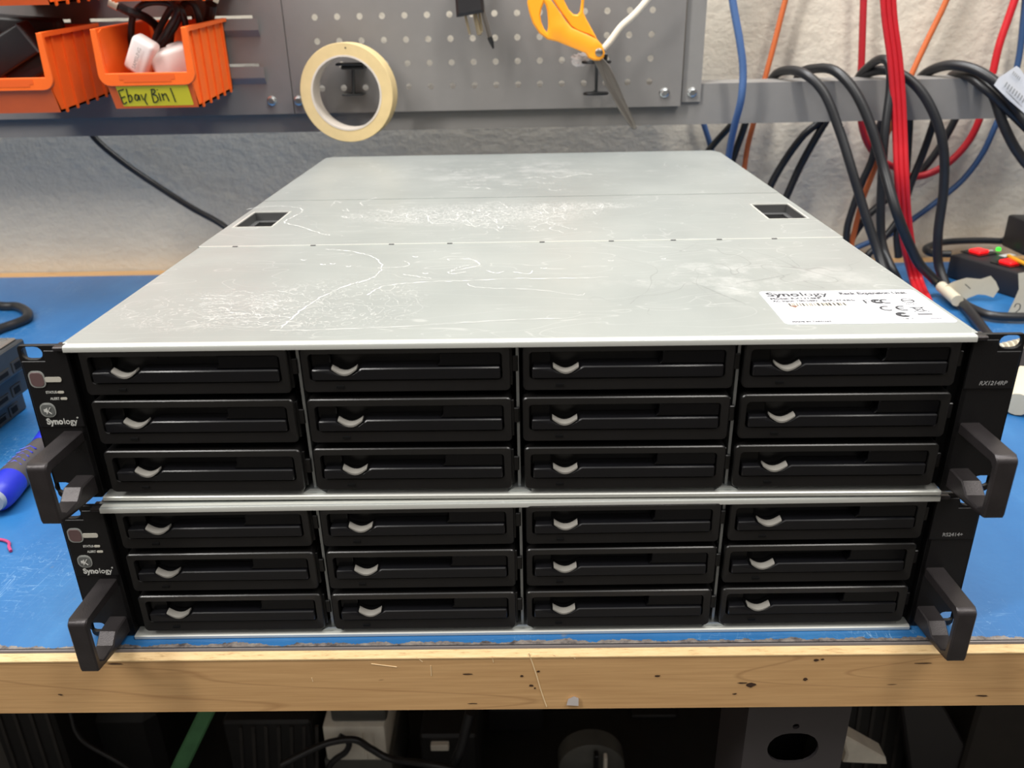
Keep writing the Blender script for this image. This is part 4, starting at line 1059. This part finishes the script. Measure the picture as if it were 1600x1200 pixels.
cable([(1576, 400, Z, .934), (1590, 407, Z, .936), (1620, 420, Z, .936)], .0026, 'cable_yellow', 'thin yellow cable across the power strip')
p = at(1598, 400, z=.9305)
tag(MB().box(p.x, p.x + .05, p.y + .0, p.y + .05, .9305, .972, .003, 2).build('power_adapter', 'adapter_black'), 'black plug-in adapter standing on the power strip', 'adapter')

# connector beside the right ear
cn = empty('cable_connector', at(1590, 620, z=.9), label='white cable connector with ribbed collar lying beside the right ear', cat='connector')
a, b_ = at(1560, 540, z=.915), at(1606, 540, z=.915)
ribs = MB()
for k in range(6):
    p = at(1562 + k * 8, 549 - k * 2, z=.918)
    ribs.lathe([(.006, -.0014), (.0078, -.0009), (.0078, .0009), (.006, .0014)], 14, 'x', Matrix.Translation(p))
world_parent(ribs, 'ribbed_collar', 'tag', cn)
world_parent(MB().tube([at(1602, 560, z=.916), at(1600, 595, z=.912)], .011, 12), 'boot', 'adapter_black', cn)
world_parent(MB().tube([at(1600, 590, z=.912), at(1594, 612, z=.912), at(1590, 632, z=.911)], [.0115, .0135, .0100], 14), 'shell', 'tag', cn)

# ------------------------------------------------------------------ left of the units
for k, (px, py, z, lab) in enumerate(((36, 525, .9785, 'topmost of three dark hard drives stacked at the left edge'), (35, 564, .9525, 'middle one of three dark hard drives stacked at the left edge'), (31, 596, .9265, 'bottom one of three dark hard drives stacked at the left edge'))):
    c = at(px, py, z=z)
    hd = empty('hard_drive', (c.x - .0735, c.y - .0508, z - .0262), label=lab, cat='hard drive', group='hard drives stacked at the left')
    MB().box(-.0735, .0735, -.0508, .0508, 0, .0240, .0012, 1).build('casting', 'drive_dark', hd)
    MB().box(-.0700, .0690, -.0470, .0480, .0238, .0261, .001, 1).build('top_cover', 'drive_light' if k == 0 else 'drive_dark', hd)
    MB().box(.0715, .0742, -.020, .022, .0030, .0095).box(.0715, .0742, .026, .040, .0030, .0120).build('socket', 'socket', hd)
    MB().box(.0725, .0745, -.017, .001, .0045, .0080).box(.0725, .0745, .004, .019, .0045, .0080).box(.0725, .0745, .029, .037, .0045, .0100).build('socket_hole', 'black_void', hd)
    for yy in (-.042, .042): MB().lathe([(.0028, .0258), (.0028, .0268), (.0012, .0270)], 10, 'z', Matrix.Translation((.062, yy, 0))).build('screw', 'bolt', hd)
cable([(-40, 470, Z, .905), (0, 478, Z, .905), (26, 479, Z, .905), (42, 487, Z, .905), (42, 497, Z, .905), (26, 505, Z, .905), (0, 514, Z, .905), (-50, 535, Z, .905)], .0055, 'cable_black', 'thick black cable loop lying on the mat at the left edge')
# screwdriver
S0 = Vector((-.3690, .1190, .9131)); S1 = Vector((-.3775, .2060, .9131)); ax = (S1 - S0).normalized()
rt = empty('screwdriver', (S0.x, S0.y, .9), label='blue and grey screwdriver handle lying on the mat at the left', cat='screwdriver')
rotm = Vector((0, 1, 0)).rotation_difference(ax).to_matrix().to_4x4()
SM = Matrix.Translation(S0) @ rotm
def seg(prof, name, m): return world_parent(MB().lathe([(r_ * .88, h_) for r_, h_ in prof], 24, 'y', SM), name, m, rt)
seg([(0.00528, -0.004), (0.0088, -0.0038), (0.00986, -0.001), (0.00986, 0.002)], 'end_cap', 'cap_grey')
seg([(0.00986, -0.0005), (0.01214, 0.002), (0.01302, 0.008), (0.01294, 0.018), (0.01232, 0.026)], 'blue_body', 'driver_blue')
seg([(0.01241, 0.024), (0.01258, 0.03), (0.01214, 0.045), (0.01126, 0.06), (0.00986, 0.074), (0.0095, 0.0765)], 'rubber_grip', 'driver_grey')
seg([(.0100, .0750), (.0106, .078), (.0118, .090), (.0100, .100), (.006, .104)], 'blue_collar', 'driver_blue')
seg([(.0035, .103), (.0035, .170), (.002, .180)], 'shaft', 'steel')
chv = MB()
for k in range(5):
    for s_ in (-1, 1):
        chv.tube([SM @ Vector((.0 + s_ * .0060, .032 + k * .006, math.sqrt(.0109 ** 2 - .006 ** 2))), SM @ Vector((0, .036 + k * .006, .0109 - k * .0003))], .0005, 5)
world_parent(chv, 'chevron', 'driver_blue', rt)
tag(MB().tube(smooth([at(-8, 842, z=.9012), at(6, 844, z=.9012), at(14, 848, z=.9012), at(14, 854, z=.9012), at(17, 861, z=.9012)], 4), .0010, 7).build('eraser_crumb', 'pink'), 'small pink rubber crumb on the mat at the left edge', 'crumb')
# clear tape chip at the lower edge of the wood
b, cen, nrm = tagstrip('chip', [(885, 1102), (888, 1092), (897, 1088), (904, 1091), (904, 1103)], -.0180, 'clear', '')
bpart(b, 'clear_tape_chip', 'clear')

# ------------------------------------------------------------------ clutter on the lower shelf
SH = .35
def pz(px, py, y): return at(px, py, y=y)
def slabpx(name, pts, y, depth, m, label, cat, group=None, bev=.002):
    q = [pz(a, b, y) for a, b in pts]
    b = MB().prism([(v_.x, v_.z) for v_ in q], [], y, y + depth, 'xz', bev=bev)
    o = b.build(name, m); return tag(o, label, cat, group)
gz = [pz(330, 1108, .25), pz(205, 1400, .25)]
tag(slabpx('green_strip', [(318, 1095), (345, 1095), (234, 1325), (205, 1325)], .25, .006, 'green_bar', '', 'strip'), 'green flat strip leaning under the bench on the left', 'strip')
# white box in a clear tote
tb = empty('storage_box', (-.19, .34, SH), label='white box with grey translucent lid under the bench', cat='box')
q = [pz(*v_, .30) for v_ in ((503, 1142), (600, 1129), (607, 1190), (503, 1190))]
world_parent(MB().box(q[0].x, q[1].x, .30, .42, q[3].z, (q[0].z + q[1].z) / 2, .004, 2), 'white_body', 'white_clutter', tb)
world_parent(MB().box(q[0].x - .004, q[1].x + .004, .302, .42, SH, q[3].z - .0005, .003, 2), 'grey_base', 'tote_clear', tb)
world_parent(MB().box(q[0].x + .01, q[1].x + .002, .305, .42, (q[0].z + q[1].z) / 2 + .0005, (q[0].z + q[1].z) / 2 + .022, .004, 2), 'lid', 'tote_clear', tb)
for x in (.045, .055): world_parent(MB().box(q[0].x + x, q[0].x + x + .003, .298, .301, q[3].z + .004, q[0].z - .004, .001, 1), 'rib', 'white_clutter', tb)
cable([(440, 1195, Y, .26), (490, 1170, Y, .27), (520, 1159, Y, .275), (555, 1156, Y, .275), (580, 1170, Y, .275), (612, 1186, Y, .27), (680, 1196, Y, .25), (760, 1215, Y, .25)], .0038, 'cable_black', 'black cable lying across the white box under the bench')
cable([(530, 1150, Y, .285), (545, 1160, Y, .285), (540, 1175, Y, .285), (520, 1190, Y, .285), (505, 1215, Y, .285)], .0034, 'cable_black', 'short black cable hanging in front of the white box under the bench')
# vented dark chassis
def vented(x_px, y, w, hgt, label, n=7, tilt=.2, py=1130):
    c = pz(x_px, py, y)
    r_ = empty('vented_case', (c.x, y, SH), label=label, cat='case')
    top_ = c.z
    world_parent(MB().box(c.x - w / 2, c.x + w / 2, y, y + .12, SH, top_, .003, 1), 'case_body', 'dark_clutter', r_)
    for k in range(n):
        x = c.x - w / 2 + (k + .5) * w / n
        world_parent(MB().prism([(x - .0018, SH + .02), (x + .0018, SH + .02), (x + .0018 + tilt * .04, top_ - .006), (x - .0018 + tilt * .04, top_ - .006)], [], y - .002, y + .001, 'xz'), 'vent_slat', 'mid_clutter', r_)
vented(415, .30, .10, .1, 'dark vented case under the bench beside the green strip', 7, .35, 1128)
vented(1372, .26, .085, .1, 'dark vented case under the bench right of the post', 6, -.25, 1090)
vented(25, .28, .07, .1, 'dark vented case under the bench at the left edge', 4, .1, 1100)
# round grey fan part
fn = pz(925, 1200, .30)
r_ = empty('desk_fan', (fn.x, .32, SH), label='round grey fan housing standing under the bench at the middle', cat='fan')
world_parent(MB().lathe([(.0, 0), (.030, .002), (.038, .008), (.038, .03), (.0, .03)], 32, 'y', Matrix.Translation((fn.x, .295, fn.z - .005))), 'housing', 'tote_clear', r_)
world_parent(MB().box(fn.x + .001, fn.x + .006, .288, .297, fn.z - .040, fn.z + .032, .001, 1), 'guard_bar', 'ink', r_)
world_parent(MB().box(fn.x + .012, fn.x + .016, .288, .297, fn.z - .036, fn.z + .028, .001, 1), 'guard_bar', 'white_clutter', r_)
world_parent(MB().box(fn.x - .02, fn.x + .02, .30, .34, SH, fn.z - .03, .003, 1), 'base', 'dark_clutter', r_)
# small connector, dark boxes, white panels
def shelf_box(name, px0, px1, py, y, d, m, label, cat, bev=.003):
    a, b_ = pz(px0, py, y), pz(px1, py, y)
    return tag(MB().box(a.x, b_.x, y, y + d, SH, a.z, bev, 1).build(name, m), label, cat)
shelf_box('equipment_case', 655, 745, 1150, .32, .12, 'dark_clutter', 'dark case with a white socket under the bench, right of the white box', 'case')
o_ = bpy.data.objects['equipment_case']
a = pz(688, 1168, .315)
MB().box(a.x - .011, a.x + .010, .313, .3205, a.z - .004, a.z + .005, .001, 1).xf(Matrix.Translation(-o_.location)).build('white_socket', 'white_clutter', o_)
shelf_box('equipment_case', 105, 235, 1118, .34, .14, 'dark_clutter', 'dark rounded case under the bench left of the green strip', 'case', .012)
shelf_box('equipment_case', 760, 850, 1108, .42, .14, 'dark_clutter', 'dark tall case deep under the bench left of the round fan', 'case')
shelf_box('equipment_case', 985, 1060, 1120, .44, .12, 'dark_clutter', 'dark case deep under the bench right of the round fan', 'case')
shelf_box('equipment_case', 1535, 1680, 1085, .22, .14, simple('dark_brown_case', (36, 31, 27), 0.6, speck=.2), 'dark brown case under the bench at the right edge', 'case')
slabpx('white_bracket', [(1316, 1151), (1322, 1151), (1385, 1186), (1387, 1196), (1318, 1193), (1323, 1180)], .200, .02, 'white_clutter', 'white plastic bracket poking out low beside the bench post', 'bracket')
o_ = slabpx('plastic_sheet', [(1450, 1060), (1532, 1060), (1530, 1150), (1520, 1185), (1505, 1330), (1480, 1400)], .27, .03, 'white_clutter', 'white curved panel standing behind the slanted black panel', 'panel')
o_ = slabpx('slanted_cover', [(1400, 1040), (1462, 1080), (1545, 1230), (1590, 1330), (1440, 1330)], .225, .012, 'adapter_black', 'slanted black panel under the bench right of the post', 'panel')
cable([(735, 1112, Y, .26), (728, 1140, Y, .26), (722, 1165, Y, .26), (712, 1190, Y, .26), (700, 1230, Y, .26)], .0055, 'cable_black', 'black cable hanging in front of the case with the white socket')
cable([(106, 1090, Y, .26), (112, 1120, Y, .26), (120, 1145, Y, .26), (140, 1165, Y, .26), (200, 1200, Y, .26), (260, 1250, Y, .26)], .0022, 'cable_black', 'thin grey cable under the bench at the left')
